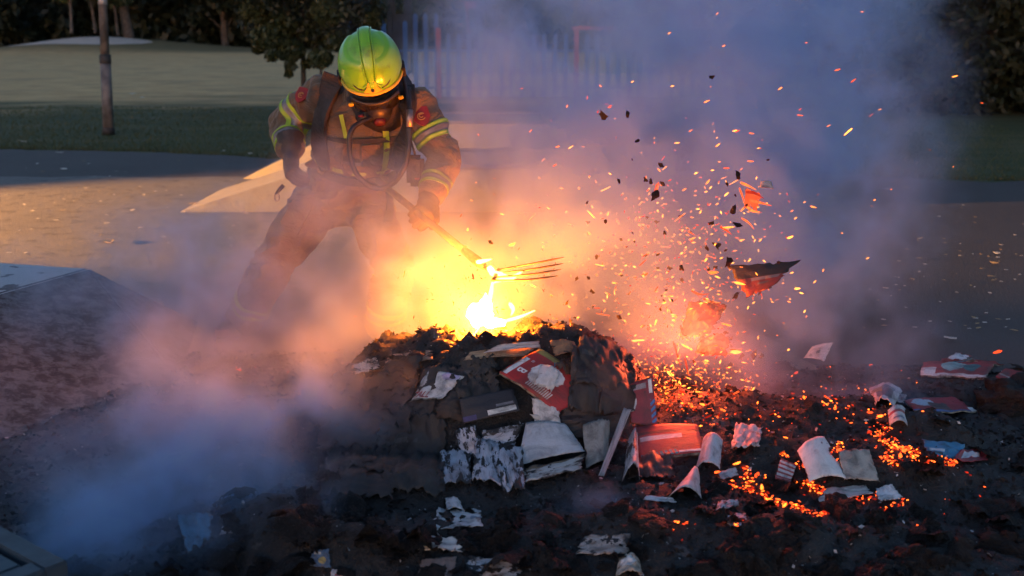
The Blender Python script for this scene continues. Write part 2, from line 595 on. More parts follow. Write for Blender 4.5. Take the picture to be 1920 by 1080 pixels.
# undergrowth closing the wood's edge
cl = [(np.array([rs.uniform(5.5, 19), rs.uniform(23.5, 26.5), rs.uniform(0.2, 2.2)]), rs.uniform(.5, .95)) for i in range(130)]
V, Fq = leaf_cloud(cl, 50000, 0.10, rs)
tag(np_mesh('undergrowth', V, Fq, M_leaf_dark), 'dark undergrowth filling the edge of the right-hand wood', 'undergrowth', kind='stuff')

# ---------------------------------------------------------------- grass blades along the near edge of the lawn
def m_blade(g, p, tc):
    geo = g.n('ShaderNodeNewGeometry')
    setc(g, p, 'Base Color', g.mix(geo.outputs['Random Per Island'], (0.030, 0.055, 0.015), (0.11, 0.105, 0.045)))
    setc(g, p, 'Roughness', 0.8)
def blades():
    rs = np.random.RandomState(2)
    n = 42000
    x = rs.uniform(-11, 8.5, n)
    ye = np.array([edge_y(q) for q in x])
    y = ye + 0.1 + 9.0 * rs.uniform(0, 1, n) ** 2.2
    h = rs.uniform(0.02, 0.055, n)
    an = rs.uniform(0, pi, n); w = 0.006 + (y - 12) * 0.0004
    P = np.stack([x, y, np.full(n, -0.014)], 1)
    D = np.stack([np.cos(an), np.sin(an), np.zeros(n)], 1) * w[:, None]
    T = P + np.stack([rs.normal(0, .02, n), rs.normal(0, .02, n), h], 1)
    V = np.stack([P - D, P + D, T], 1).reshape(-1, 3)
    o = np_mesh('grass', V, np.arange(3 * n).reshape(n, 3), material('grass_blade', m_blade))
    tag(o, 'short rough grass along the edge of the lawn', 'grass', kind='stuff')
blades()

# ---------------------------------------------------------------- lamp post, sign post
M_post = plain('post_paint', (0.16, 0.15, 0.145), (0.07, 0.066, 0.065), 6.0, 0.6, 0.3, 30.0)
M_post_dark = plain('post_dark', (0.035, 0.033, 0.032), None, 8.0, 0.7, 0.3)
M_post_pale = plain('post_pale', (0.5, 0.5, 0.5), (0.32, 0.32, 0.32), 10.0, 0.6, 0.2)
def lamp_post():
    b = onz(204, 252)
    tp = aty(185, -160, b.y + 0.1)
    t = empty('lamp_post', b, 'tall grey tapered lamp post at the edge of the lawn', 'lamp post')
    def at(k): return b + (tp - b) * k
    zlen = (tp - b).length
    tube('base', [b, at(0.03), at(0.032)], [0.098, 0.096, 0.086], M_post_dark, t, 14)
    tube('lower_shaft', [at(0.02), at(0.33)], [0.086, 0.083], M_post, t, 14)
    tube('collar', [at(0.33), at(0.333), at(0.37), at(0.373)], [0.083, 0.09, 0.09, 0.07], M_post_dark, t, 14)
    tube('upper_shaft', [at(0.365), at(1.0)], [0.070, 0.055], M_post, t, 14)
    tube('notice_band', [at(0.60), at(0.64)], [0.069, 0.0685], M_post_pale, t, 14)
lamp_post()
sp = onz(346, 84.5)
sp = Vector((sp.x, sp.y, 0))
t = empty('sign_post', sp, 'thin post with a small plate far out on the field', 'sign post')
tube('post', [sp, sp + Vector((0, 0, 2.3))], 0.075, M_post, t, 8)
box('plate', sp + Vector((0, -0.09, 2.05)), (0.36, 0.05, 0.42), M_post_pale, t, bevel=0.01)
# thin young trunk / stake beside the leafy tree
sk = onz(604, 200)
tag(tube('tree_stake', [sk, sk + Vector((0, 0, 1.9))], 0.03, M_post, None, 8), 'thin wooden stake beside the leafy tree', 'stake')

# ---------------------------------------------------------------- play-area fence
M_blue = plain('blue_paint', (0.035, 0.15, 0.42), (0.025, 0.10, 0.30), 3.0, 0.45, 0.15, 30)
M_white = plain('white_paint', (0.72, 0.72, 0.70), (0.52, 0.52, 0.50), 2.0, 0.5, 0.15, 30)
M_red = plain('red_paint', (0.50, 0.035, 0.04), (0.33, 0.02, 0.03), 3.0, 0.45, 0.15, 30)
M_yellow = plain('yellow_board', (0.52, 0.42, 0.20), (0.38, 0.30, 0.16), 3.0, 0.6, 0.2, 30)
def fence():
    Y = onz(960, 184).y
    X = lambda px, py=120: aty(px, py, Y).x
    Z = lambda py, px=960: aty(px, py, Y).z
    x0, x1 = X(660), X(1690)
    t = empty('palisade_fence', (0.5 * (x0 + x1), Y, 0), 'blue and white palisade fence round the play area', 'fence')
    step = X(20) - X(0)
    w = step * 0.42
    def pale_mesh(nm, h, ww, mat):
        """pointed pale"""
        V = [(-ww / 2, -.012, 0), (ww / 2, -.012, 0), (ww / 2, -.012, h - ww * .5), (0, -.012, h), (-ww / 2, -.012, h - ww * .5)]
        V += [(x, .012, z) for x, y, z in V]
        Fc = [(0, 1, 2, 3, 4), (9, 8, 7, 6, 5)] + [(i, 5 + i, 5 + (i + 1) % 5, (i + 1) % 5) for i in range(5)]
        return mesh_obj(nm, V, Fc, mat, t)
    protos = {}
    n = int((x1 - x0) / step)
    rs = random.Random(4)
    for i in range(n):
        x = x0 + step * i
        px = 660 + 20 * i
        top = Z(62)
        if 780 <= px <= 830: top = Z(24)
        elif px < 780: top = Z(38)
        if 722 < px < 752: continue
        key = round(top, 2)
        if key not in protos:
            protos[key] = pale_mesh('blue_pale', top - 0.04, w, M_blue)
            protos[key].location = (x, Y, 0.04)
            o = protos[key]
        else:
            o = share(protos[key], 'blue_pale', t, (x, Y, 0.04))
        o.rotation_euler = (0, rs.uniform(-.012, .012), rs.uniform(-.05, .05))
    wp = None
    for i in range(n):
        x = x0 + step * (i + 0.5)
        loc = (x, Y + 0.06, 0.03 + rs.uniform(-.01, .01))
        if wp is None:
            wp = pale_mesh('white_pale', Z(136) - 0.03, step * 0.68, M_white); wp.location = loc
        else:
            share(wp, 'white_pale', t, loc)
    yp = None
    for px in range(765, 830, 14):
        loc = (X(px), Y + 0.12, Z(132))
        if yp is None:
            yp = pale_mesh('yellow_board', Z(92) - Z(132), step * 0.4, M_yellow); yp.location = loc
        else:
            share(yp, 'yellow_board', t, loc)
    for zz in (Z(165), Z(95)):
        box('rail', (0.5 * (x0 + x1), Y + 0.035, zz), (x1 - x0, 0.025, 0.05), M_blue, t)
    for px, ya, yb in [(823, 52, 184), (1080, 52, 184)]:
        box('red_post', (X(px), Y - 0.06, (Z(ya) + Z(yb)) / 2), (step * 0.45, 0.08, Z(ya) - Z(yb)), M_red, t, bevel=0.01)
    box('red_bar', (X(1113), Y - 0.06, Z(53)), (X(1155) - X(1072), 0.07, step * 0.3), M_red, t, bevel=0.01)
    # dark timber play hut post behind, and a red flag-like panel
    hb = Vector((X(738), Y + 1.4, 0))
    h = empty('play_tower', hb, 'dark timber play tower behind the blue fence', 'play tower')
    M_tim = plain('dark_timber', (0.06, 0.05, 0.045), None, 6, .9, .4)
    for dx in (-.22, .22):
        for dy in (0, .9):
            box('post', hb + Vector((dx, dy, 1.6)), (0.12, 0.12, 3.2), M_tim, h, bevel=.01)
    box('wall_board', hb + Vector((0, .02, 1.2)), (.34, .04, 1.7), M_tim, h)
    box('deck', hb + Vector((0, .45, 1.2)), (.58, 1.0, .06), M_tim, h)
    pb = Vector((X(882), Y + 2.2, 0))
    h = empty('red_play_panel', pb, 'red panel on a post showing above the fence', 'panel')
    box('panel', aty(882, 10, Y + 2.2), (0.30, 0.05, 0.17), M_red, h, bevel=.01)
    tube('post', [pb, aty(875, 14, Y + 2.2) + Vector((0, .06, 0))], 0.03, M_red, h, 8)
fence()

# ================================================================ skate ramps behind the firefighter
def m_ramp(g, p, tc):
    v = tc['Object']
    n = g.noise(v, 1.5, 5.0); f = g.noise(v, 40.0, 3.0)
    c = g.mix(n, (0.22, 0.20, 0.175), (0.14, 0.125, 0.11))
    c = g.mix(g.step(g.noise(v, 7.0, 4.0), 0.58, 0.7), c, (0.14, 0.12, 0.11))
    setc(g, p, 'Base Color', c); setc(g, p, 'Roughness', 0.75)
    setc(g, p, 'Normal', g.bump(f, 0.35, 0.01))
M_ramp = material('ramp_concrete', m_ramp)
M_steel = plain('worn_steel', (0.30, 0.29, 0.28), (0.16, 0.15, 0.145), 12, 0.45, 0.2, 60, metal=0.8)
def funbox(label, xl, xa, xb, xr, y0, y1, h, rise=0.0):
    """flat-topped box with a ramp at either end"""
    prof = [(xl, 0.0), (xa, h), (xb, h), (xr, 0.0)]
    V = [(x, y0 + rise * z, z + 0.005) for x, z in prof] + [(x, y1 - rise * z, z + 0.005) for x, z in prof]
    Fc = [(0, 3, 2, 1), (4, 5, 6, 7), (0, 1, 5, 4), (1, 2, 6, 5), (2, 3, 7, 6), (0, 4, 7, 3)]
    bm = bmesh.new()
    vs = [bm.verts.new(v) for v in V]
    for f in Fc: bm.faces.new([vs[i] for i in f])
    bmesh.ops.recalc_face_normals(bm, faces=bm.faces[:])
    bmesh.ops.bevel(bm, geom=[e for e in bm.edges], offset=0.012, segments=2, affect='EDGES')
    t = empty('skate_ramp', ((xl + xr) / 2, y0, 0), label, 'skate ramp')
    bm_obj('ramp_body', bm, M_ramp, t)
    for y, s in ((y0 + rise * h, -1), (y1 - rise * h, 1)):
        for xx in [(xa, xb)]:
            tube('coping', [(xx[0], y + s * 0.012, h + 0.012), (xx[1], y + s * 0.012, h + 0.012)], 0.022, M_steel, t, 10)
    for xx in (xa, xb):
        tube('coping', [(xx, y0 + rise * h + .03, h + 0.010), (xx, y1 - rise * h - .03, h + 0.010)], 0.018, M_steel, t, 10)
    return t
funbox('low concrete skate ramp behind the firefighter', onz(355, 388).x, -1.75, 0.10, onz(1140, 410).x, 10.05, 11.6, 0.40, 0.12)
funbox('taller flat-topped skate ramp farther back, near the fence', -3.0, -1.7, 0.35, 1.75, 12.4, 13.9, 0.62, 0.12)

# concrete bank at the left with peeling paint on its flat top
def m_bank(g, p, tc):
    v = tc['Object']
    n = g.noise(v, 16.0, 8.0, 0.72, 0.3); n2 = g.noise(v, 45.0, 6.0, 0.7)
    z = g.n('ShaderNodeNewGeometry').outputs['Normal']
    up = g.step(g.sep(z)[2], 0.975, 0.99)
    paint = g.mix(g.noise(v, 2.0, 3.0), (0.46, 0.50, 0.52), (0.36, 0.40, 0.42))
    bare = g.mix(n2, (0.05, 0.05, 0.055), (0.13, 0.13, 0.135))
    peel = g.step(n, 0.40, 0.60)
    topc = g.mix(g.step(g.noise(v, 7.0, 6.0, .7), 0.56, 0.60), paint, bare)
    side = g.mix(peel, g.mix(n2, (0.085, 0.115, 0.13), (0.16, 0.20, 0.22)), g.mix(n2, (0.020, 0.026, 0.030), (0.055, 0.066, 0.072)))
    setc(g, p, 'Base Color', g.mix(up, side, topc))
    setc(g, p, 'Roughness', 0.8)
    setc(g, p, 'Normal', g.bump(g.m('ADD', n, n2), 0.6, 0.02))
M_bank = material('peeling_bank', m_bank)
def bank():
    h = 0.34
    c = onz(166, 503, h)                    # right-hand corner of the flat top
    pf = onz(-60, 566, h); pb = onz(-60, 488, h)
    def out(p, dx, dy): return Vector((p.x + dx, p.y + dy, 0.004))
    top = [pf, c, pb]
    basep = [out(pf, 0.55, -1.15), out(c, 0.75, -0.95), out(c, 0.55, 0.12), out(pb, 0.0, 0.12)]
    left = [Vector((pf.x - 2.0, pf.y - .25, h)), Vector((pb.x - 2.0, pb.y + .02, h))]
    lb = [out(left[0], 0, -1.15), out(left[1], 0, .12)]
    bm = bmesh.new()
    vs = {k: bm.verts.new(v) for k, v in dict(pf=pf, c=c, pb=pb, l0=left[0], l1=left[1], b0=basep[0], b1=basep[1], b2=basep[2], b3=basep[3], lb0=lb[0], lb1=lb[1]).items()}
    for f in ['l0 pf c pb l1', 'lb0 b0 pf l0', 'b0 b1 c pf', 'b1 b2 c', 'b2 b3 pb c', 'b3 lb1 l1 pb', 'lb1 lb0 l0 l1']:
        bm.faces.new([vs[k] for k in f.split()])
    bmesh.ops.recalc_face_normals(bm, faces=bm.faces[:])
    bmesh.ops.bevel(bm, geom=bm.edges[:], offset=0.012, segments=2, affect='EDGES')
    o = bm_obj('concrete_bank', bm, M_bank)
    tag(o, 'sloping concrete skate bank with peeling pale paint on its flat top', 'skate ramp')
bank()

# corner of a grey box with a grooved lid, close by
def corner_box():
    h = 0.46
    c = onz(127, 1050, h)
    a = (onz(0, 984, h) - c).normalized()            # along the far edge, to the left
    b = Vector((a.y, -a.x, 0)) if Vector((a.y, -a.x, 0)).y < 0 else Vector((-a.y, a.x, 0))
    Rm = Matrix((a, b, Vector((0, 0, 1)))).transposed()
    L, W = 1.5, 0.8
    t = empty('storage_box', Vector((c.x, c.y, 0)) + a * L / 2 + b * W / 2, 'grey steel box with a dark groove round its lid', 'box')
    mb = plain('box_grey', (0.030, 0.055, 0.078), (0.02, 0.036, 0.052), 5, 0.6, 0.2, 40)
    md = plain('box_groove', (0.02, 0.022, 0.025), None, 5, 0.8, 0.1)
    ctr = c + a * L / 2 + b * W / 2
    box('body', Vector((ctr.x, ctr.y, h / 2 - .02)), (L - .02, W - .02, h - 0.05), mb, t, Rm, bevel=.006)
    fw = 0.055
    for off, sz in [((0, -W / 2 + fw / 2), (L, fw)), ((0, W / 2 - fw / 2), (L, fw)), ((-L / 2 + fw / 2, 0), (fw, W - 2 * fw)), ((L / 2 - fw / 2, 0), (fw, W - 2 * fw))]:
        p = ctr + a * off[0] + b * off[1]
        box('rim', Vector((p.x, p.y, h - 0.02)), (sz[0], sz[1], 0.04), mb, t, Rm, bevel=.004)
    box('groove', Vector((ctr.x, ctr.y, h - 0.038)), (L - 2 * fw - .002, W - 2 * fw - .002, 0.02), md, t, Rm)
    box('lid_panel', Vector((ctr.x, ctr.y, h - 0.02)), (L - 2 * fw - .03, W - 2 * fw - .03, 0.03), mb, t, Rm, bevel=.004)
corner_box()

# ---------------------------------------------------------------- litter blown over the pavement
def scatter_litter():
    rs = random.Random(8)
    M_l = [plain('litter_pale', (0.62, 0.58, 0.50), (0.45, 0.42, 0.36), 30, .8, .2), plain('litter_leaf', (0.42, 0.30, 0.13), (0.28, 0.19, 0.08), 30, .8, .2)]
    protos = []
    for k in range(5):
        n = 6
        V, Fc = [], []
        for i in range(n):
            a = 2 * pi * i / n
            r = 0.5 * (0.6 + 0.5 * rs.random())
            V.append((cos(a) * r, sin(a) * r * 0.6, 0.05 + 0.2 * rs.random()))
        V += [(x, y, z - 0.06) for x, y, z in V]
        Fc = [tuple(range(n)), tuple(range(2 * n - 1, n - 1, -1))] + [(i, n + i, n + (i + 1) % n, (i + 1) % n) for i in range(n)]
        protos.append((V, Fc))
    meshes = []
    for k in range(5):
        me = bpy.data.meshes.new('litter_scrap'); me.from_pydata(protos[k][0], [], protos[k][1]); me.materials.append(M_l[k % 2]); meshes.append(me)
    spots = [(470, 288, .12), (420, 283, .10), (120, 317, .14), (70, 307, .08), (362, 382, .12), (380, 388, .12), (405, 390, .13), (430, 384, .13), (205, 453, .17), (307, 444, .07), (62, 395, .06), (105, 413, .07), (250, 394, .08), (395, 376, .10), (455, 397, .09), (462, 400, .08), (110, 286, .12), (45, 266, .14), (35, 264, .1), (250, 176, .25), (268, 183, .2), (1560, 372, .16), (1660, 355, .14), (1700, 352, .1), (1625, 480, .09), (1780, 634, .10), (1870, 475, .09), (1864, 493, .09), (892, 259, .14), (305, 395, .07), (340, 366, .06)]
    for i in range(70):
        spots.append((rs.uniform(0, 520), rs.uniform(300, 480), rs.uniform(.025, .06)))
    for i in range(90):
        spots.append((rs.uniform(1620, 1920), rs.uniform(345, 620), rs.uniform(.02, .05)))
    for i in range(40):
        spots.append((rs.uniform(850, 1150), rs.uniform(385, 440), rs.uniform(.03, .06)))
    for px, py, s in spots:
        p = onz(px, py, 0.016)
        o = bpy.data.objects.new('litter_scrap', rs.choice(meshes))
        o.location = p; o.scale = (s, s, s * 0.35); o.rotation_euler = (0, 0, rs.uniform(0, 6.28))
        COL.objects.link(o)
        tag(o, 'small dry leaf or paper scrap lying on the pavement', 'litter', 'scraps on the pavement')
scatter_litter()

# the beam of the crew's vehicle, standing to the left outside the picture, lights the slab and the ramps
hl = empty('headlamp', (-11.0, 8.2, 0.62), 'round vehicle headlamp lighting the slab from the left', 'headlamp')
aim = Vector((0.0, 10.7, -0.1))
hd = (aim - Vector(hl.location)).normalized()
tube('housing', [Vector(hl.location) - hd * 0.16, Vector(hl.location) - hd * 0.05, Vector(hl.location) + hd * 0.01], [0.05, 0.10, 0.11], M_post_dark, hl, 16)
sp_d = bpy.data.lights.new('headlamp_beam', 'SPOT')
sp_d.energy = 10000.0
sp_d.color = (1.0, 0.44, 0.10)
sp_d.spot_size = radians(44)
sp_d.spot_blend = 0.6
sp_d.shadow_soft_size = 0.06
spo = bpy.data.objects.new('headlamp_beam', sp_d)
spo.location = Vector(hl.location) + hd * 0.06
spo.rotation_euler = (-hd).to_track_quat('Z', 'Y').to_euler()
link(spo, None)
# ================================================================ the burning heap
def nz(x, y, s, k=0.0): return mn.noise(Vector((x * s, y * s, k)))
BUMPS = [  # x, y, rx, ry, h
    (1.02, 4.12, 0.50, 0.34, 0.085), (1.38, 4.25, 0.40, 0.34, 0.075), (0.70, 4.25, 0.30, 0.30, 0.10),
    (0.95, 3.78, 0.45, 0.20, 0.05), (-0.78, 3.28, 0.20, 0.20, 0.13), (-0.45, 3.62, 0.34, 0.20, 0.10),
    (0.18, 3.62, 0.42, 0.16, 0.075), (0.45, 3.30, 0.30, 0.18, 0.06), (-0.10, 3.25, 0.4, 0.16, 0.05),
    (1.45, 3.72, 0.32, 0.16, 0.055), (-0.95, 4.30, 0.28, 0.30, 0.06), (-0.55, 3.12, 0.18, 0.12, 0.10),
    (1.95, 4.72, 0.16, 0.14, 0.05), (0.9, 3.25, 0.35, 0.2, 0.05), (1.62, 4.05, .16, .14, .08),
]
def H(x, y):
    u, v = (x + 0.09) / 0.70, (y - 4.42) / 0.55
    r = (abs(u) ** 2.6 + abs(v) ** 2.6) ** (1 / 2.6)
    r *= 1 + 0.10 * nz(x, y, 3.1, 4)
    main = (0.285 + 0.085 * (1 - u * u)) * max(0.0, 1 - r ** 5) if r < 1 else 0.0
    z = main
    z *= 1 - 0.30 * exp(-((x + 0.10) / 0.34) ** 2 - ((y - 4.62) / 0.20) ** 2)
    for bx, by, rx, ry, h in BUMPS:
        z += h * exp(-((x - bx) / rx) ** 2 - ((y - by) / ry) ** 2)
    cover = 1 / (1 + exp(-((y - 2.9) * 14))) * 1 / (1 + exp(((y - (5.5 if x < 0.6 else 5.25)) * 7))) 
    near = exp(-(max(0, abs(x - 0.15) - 1.6) / 0.9) ** 2)
    rough = abs(nz(x, y, 5.0, 1)) * 0.050 + abs(nz(x, y, 12.0, 2)) * 0.030 + nz(x, y, 28.0, 3) * 0.012
    flat = 0.35 if y > 4.9 else 1.0
    return z + cover * near * (0.012 + rough * flat * (0.9 + 1.0 * min(1, main * 3))) + (0.010 - 0.03 * (1 - cover * near))

ASH_BVH = None
def hit(px, py, lift=0.0):
    """where the photograph's pixel meets the heap or the ash"""
    d = ray(px, py).normalized()
    loc, nor, idx, dist = ASH_BVH.ray_cast(EYE, d, 12)
    if loc is None or loc.y > 6.1: return onz(px, py, lift)
    return loc + Vector((0, -0.35, 0.94)) * lift

def m_ash(g, p, tc):
    v = tc['Object']
    xyz = g.sep(v)
    n1 = g.noise(v, 7.0, 6.0, 0.65, 0.6)
    n2 = g.noise(v, 26.0, 5.0, 0.7, 0.4)
    n3 = g.noise(v, 90.0, 3.0, 0.7)
    black = g.mix(n2, (0.008, 0.008, 0.009), (0.035, 0.033, 0.033))
    grey = g.mix(n3, (0.045, 0.045, 0.047), (0.15, 0.15, 0.155))
    left = g.step(xyz[0], -0.75, -1.5)
    lo = g.m('SUBTRACT', 0.61, g.m('MULTIPLY', left, 0.09))
    mask = g.step(g.m('SUBTRACT', n1, lo), 0.0, 0.06)
    c = g.mix(g.m('MULTIPLY', mask, 0.8), black, grey)
    fleck = g.step(g.noise(v, 60.0, 2.0, 0.6), 0.70, 0.74)
    c = g.mix(fleck, c, (0.34, 0.34, 0.34))
    setc(g, p, 'Base Color', c)
    setc(g, p, 'Roughness', g.m('ADD', 0.62, g.m('MULTIPLY', n3, 0.3)))
    setc(g, p, 'Normal', g.bump(g.m('ADD', n2, g.m('MULTIPLY', n3, 0.4)), 0.9, 0.03))
M_ash = material('ash', m_ash)
def build_ash():
    xs = np.arange(-3.0, 3.05, 0.022); ys = np.arange(2.45, 6.3, 0.022)
    V = np.array([(x, y, H(x, y)) for y in ys for x in xs])
    nx = len(xs)
    j, i = np.meshgrid(np.arange(len(ys) - 1), np.arange(nx - 1), indexing='ij')
    a = (j * nx + i).ravel()
    Fq = np.stack([a, a + 1, a + nx + 1, a + nx], 1)
    global ASH_BVH
    ASH_BVH = BVHTree.FromPolygons([Vector(v) for v in V], [tuple(int(k) for k in f) for f in Fq])
    o = np_mesh('ash_bed', V, Fq, M_ash, smooth=True)
    tag(o, 'black ash and burnt paper heaped over the slab', 'ash', kind='stuff')
build_ash()

# ---------------------------------------------------------------- paper
def page_mat(name, base, prints=(), char=0.35, edge=0.5, seed=0.0, rough=0.6, spots=0.0, brown=True, soot=0.75):
    """printed sheet with scorched edges. prints: ('rect',u0,v0,u1,v1,col) ('disc',u,v,ru,rv,col) ('hatch',u0,v0,u1,v1,col,freq,slope)"""
    def fn(g, p, tc):
        uv = tc['UV']
        s = g.sep(uv); U, Vv = s[0], s[1]
        ob = g.v('ADD', uv, (seed, seed * 0.37, 0.0))
        c = g.mix(g.noise(ob, 4.0, 3.0), base, tuple(x * 0.82 for x in base))
        def inside(u0, v0, u1, v1):
            a = g.m('MULTIPLY', g.m('GREATER_THAN', U, u0), g.m('LESS_THAN', U, u1))
            b = g.m('MULTIPLY', g.m('GREATER_THAN', Vv, v0), g.m('LESS_THAN', Vv, v1))
            return g.m('MULTIPLY', a, b)
        for q in prints:
            if q[0] == 'rect':
                f = inside(*q[1:5]); col = q[5]
            elif q[0] == 'disc':
                du = g.m('DIVIDE', g.m('SUBTRACT', U, q[1]), q[3]); dv = g.m('DIVIDE', g.m('SUBTRACT', Vv, q[2]), q[4])
                rr = g.m('ADD', g.m('MULTIPLY', du, du), g.m('MULTIPLY', dv, dv))
                rr = g.m('ADD', rr, g.m('MULTIPLY', g.m('SUBTRACT', g.noise(ob, 5.0, 5.0, 0.65), 0.5), 1.5))
                f = g.step(rr, 1.02, 0.94); col = q[5]
            elif q[0] == 'hatch':
                w = g.m('FRACT', g.m('ADD', g.m('MULTIPLY', Vv, q[6]), g.m('MULTIPLY', U, q[7])))
                f = g.m('MULTIPLY', inside(*q[1:5]), g.m('LESS_THAN', w, 0.55)); col = q[5]
            c = g.mix(f, c, col)
        # scorch: eats in from the edges with a ragged front
        eu = g.m('MINIMUM', U, g.m('SUBTRACT', 1.0, U)); ev = g.m('MINIMUM', Vv, g.m('SUBTRACT', 1.0, Vv))
        e = g.m('MULTIPLY', g.m('MINIMUM', eu, ev), edge)
        n = g.noise(ob, 3.2, 5.0, 0.6)
        d = g.m('ADD', n, e)
        lo = 0.30 + char * 0.45
        if brown:
            c = g.mix(g.m('MULTIPLY', g.step(d, lo + 0.13, lo + 0.01), 0.75), c, (0.16, 0.085, 0.035))
        c = g.mix(g.step(d, lo + 0.035, lo - 0.005), c, (0.012, 0.011, 0.011))
        if spots:
            sp = g.step(g.noise(g.v('MULTIPLY', ob, (1.0, 0.6, 1.0)), 4.5, 7.0, 0.66), 0.64 - spots * 0.13, 0.67 - spots * 0.13)
            c = g.mix(sp, c, (0.014, 0.013, 0.014))
        # soot smeared over the sheet
        so = g.noise(ob, 2.3, 6.0, 0.68, 0.5)
        c = g.mix(g.m('MULTIPLY', g.step(so, 0.40, 0.72), soot), c, (0.028, 0.026, 0.026))
        c = g.mix(g.m('MULTIPLY', g.step(g.noise(ob, 30.0, 4.0, 0.7), 0.58, 0.70), soot * 0.8), c, (0.05, 0.046, 0.044))
        setc(g, p, 'Base Color', c)
        setc(g, p, 'Roughness', rough)
        setc(g, p, 'Normal', g.bump(g.noise(ob, 22.0, 4.0), 0.25, 0.01))
    return material(name, fn)

def clear(q, lift):
    """a point at its depth, brought forward where the heap would swallow it"""
    p = aty(*q)
    h = hit(q[0], q[1])
    a, b = (p - EYE).length, (h - EYE).length - 0.015 - lift
    return p if a < b and lift >= 0 else EYE + (p - EYE) * (b / a)
def surf(corners, curl=0.0, curl_v=0.0, crumple=0.0, seed=0.0, lift=0.01, freq=4.0):
    """smooth function (u,v) -> point for a sheet through four corners"""
    C = []
    if lift >= 0 and len(corners[0]) == 3: lift = max(lift, .03)
    for q in corners:
        if isinstance(q, Vector): C.append(q)
        elif len(q) == 3: C.append(clear(q, lift))
        else: C.append(hit(q[0], q[1], lift))
    n = (C[1] - C[0]).cross(C[3] - C[0]).normalized()
    if n.dot(EYE - C[0]) < 0: n = -n
    L = ((C[1] - C[0]).length + (C[3] - C[0]).length) / 2
    def S(u, v, off=0.0):
        p = (C[0] * (1 - u) + C[1] * u) * (1 - v) + (C[3] * (1 - u) + C[2] * u) * v
        h = curl * L * (4 * u * (1 - u)) + curl_v * L * (4 * v * (1 - v))
        if crumple:
            q = Vector((u * freq + seed, v * freq + seed * 0.7, seed))
            h += crumple * L * (abs(mn.noise(q)) * 1.4 - 0.3 + 0.5 * mn.noise(q * 2.3))
        return p + n * (h + off)
    return S

def drape(corners, amp, seed, lift, freq=3.5):
    """a sheet lying over the heap between four pixels of the photograph"""
    c = [(q[0], q[1]) for q in corners]
    def S(u, v, off=0.0):
        px = (c[0][0] * (1 - u) + c[1][0] * u) * (1 - v) + (c[3][0] * (1 - u) + c[2][0] * u) * v
        py = (c[0][1] * (1 - u) + c[1][1] * u) * (1 - v) + (c[3][1] * (1 - u) + c[2][1] * u) * v
        q = Vector((u * freq + seed, v * freq, seed))
        h = amp * (abs(mn.noise(q)) * 1.5 + .6 * abs(mn.noise(q * 2.2)) + .12 * mn.noise(q * 5.0))
        return hit(px, py, lift + h + off)
    return S

def sheet_obj(name, S, mat, parent=None, nu=12, nv=12, thick=0.0022, ragged=0.0, seed=1.0, holes=0.0, smooth=True):
    """two-sided thin sheet; ragged: depth of the torn edge in uv"""
    def rag(u, v):
        if not ragged: return u, v
        k = ragged
        du = k * abs(mn.noise(Vector((v * 7 + seed, seed, 0))) + 0.6 * mn.noise(Vector((v * 19, seed, 2))))
        du2 = k * abs(mn.noise(Vector((v * 7 + seed, seed, 9))) + 0.6 * mn.noise(Vector((v * 19, seed, 5))))
        dv = k * abs(mn.noise(Vector((u * 7, seed, 4))) + 0.6 * mn.noise(Vector((u * 19, seed, 6))))
        dv2 = k * abs(mn.noise(Vector((u * 7, seed, 13))) + 0.6 * mn.noise(Vector((u * 19, seed, 7))))
        return du + u * (1 - du - du2), dv + v * (1 - dv - dv2)
    V, uv = [], []
    for j in range(nv + 1):
        for i in range(nu + 1):
            u, v = rag(i / nu, j / nv)
            V.append(S(u, v, thick / 2)); uv.append((u, v))
    m = len(V)
    for j in range(nv + 1):
        for i in range(nu + 1):
            u, v = rag(i / nu, j / nv)
            V.append(S(u, v, -thick / 2)); uv.append((u, v))
    W = nu + 1
    Fc = []
    for j in range(nv):
        for i in range(nu):
            if holes and mn.noise(Vector((i / nu * 5 + seed, j / nv * 5, seed))) > 1 - holes: continue
            a = j * W + i
            Fc.append((a, a + 1, a + W + 1, a + W))
            Fc.append((m + a, m + a + W, m + a + W + 1, m + a + 1))
    rim = [i for i in range(W)] + [j * W + nu for j in range(1, nv + 1)] + [nv * W + i for i in range(nu - 1, -1, -1)] + [j * W for j in range(nv - 1, 0, -1)]
    for a, b in zip(rim, rim[1:] + rim[:1]): Fc.append((a, m + a, m + b, b))
    return mesh_obj(name, V, Fc, mat, parent, smooth, uv)

def lettering(body, S, u, v, size, ang, mat, parent, asp=1.4, off=0.0035, name='lettering'):
    """text laid on the sheet, bending with it"""
    cu = bpy.data.curves.new('lettering', 'FONT'); cu.body = body; cu.size = 1.0; cu.resolution_u = 2
    cu.offset = 0.02
    to = bpy.data.objects.new('lettering', cu); COL.objects.link(to)
    dg = bpy.context.evaluated_depsgraph_get()
    me = bpy.data.meshes.new_from_object(to.evaluated_get(dg))
    bpy.data.objects.remove(to); bpy.data.curves.remove(cu)
    ca, sa = cos(ang), sin(ang)
    for w in me.vertices:
        x, y = w.co.x * size, w.co.y * size
        w.co = S(u + (x * ca - y * sa), v + (x * sa + y * ca) * asp, off)
    me.materials.clear(); me.materials.append(mat)
    o = bpy.data.objects.new(name, me)
    return link(o, parent)

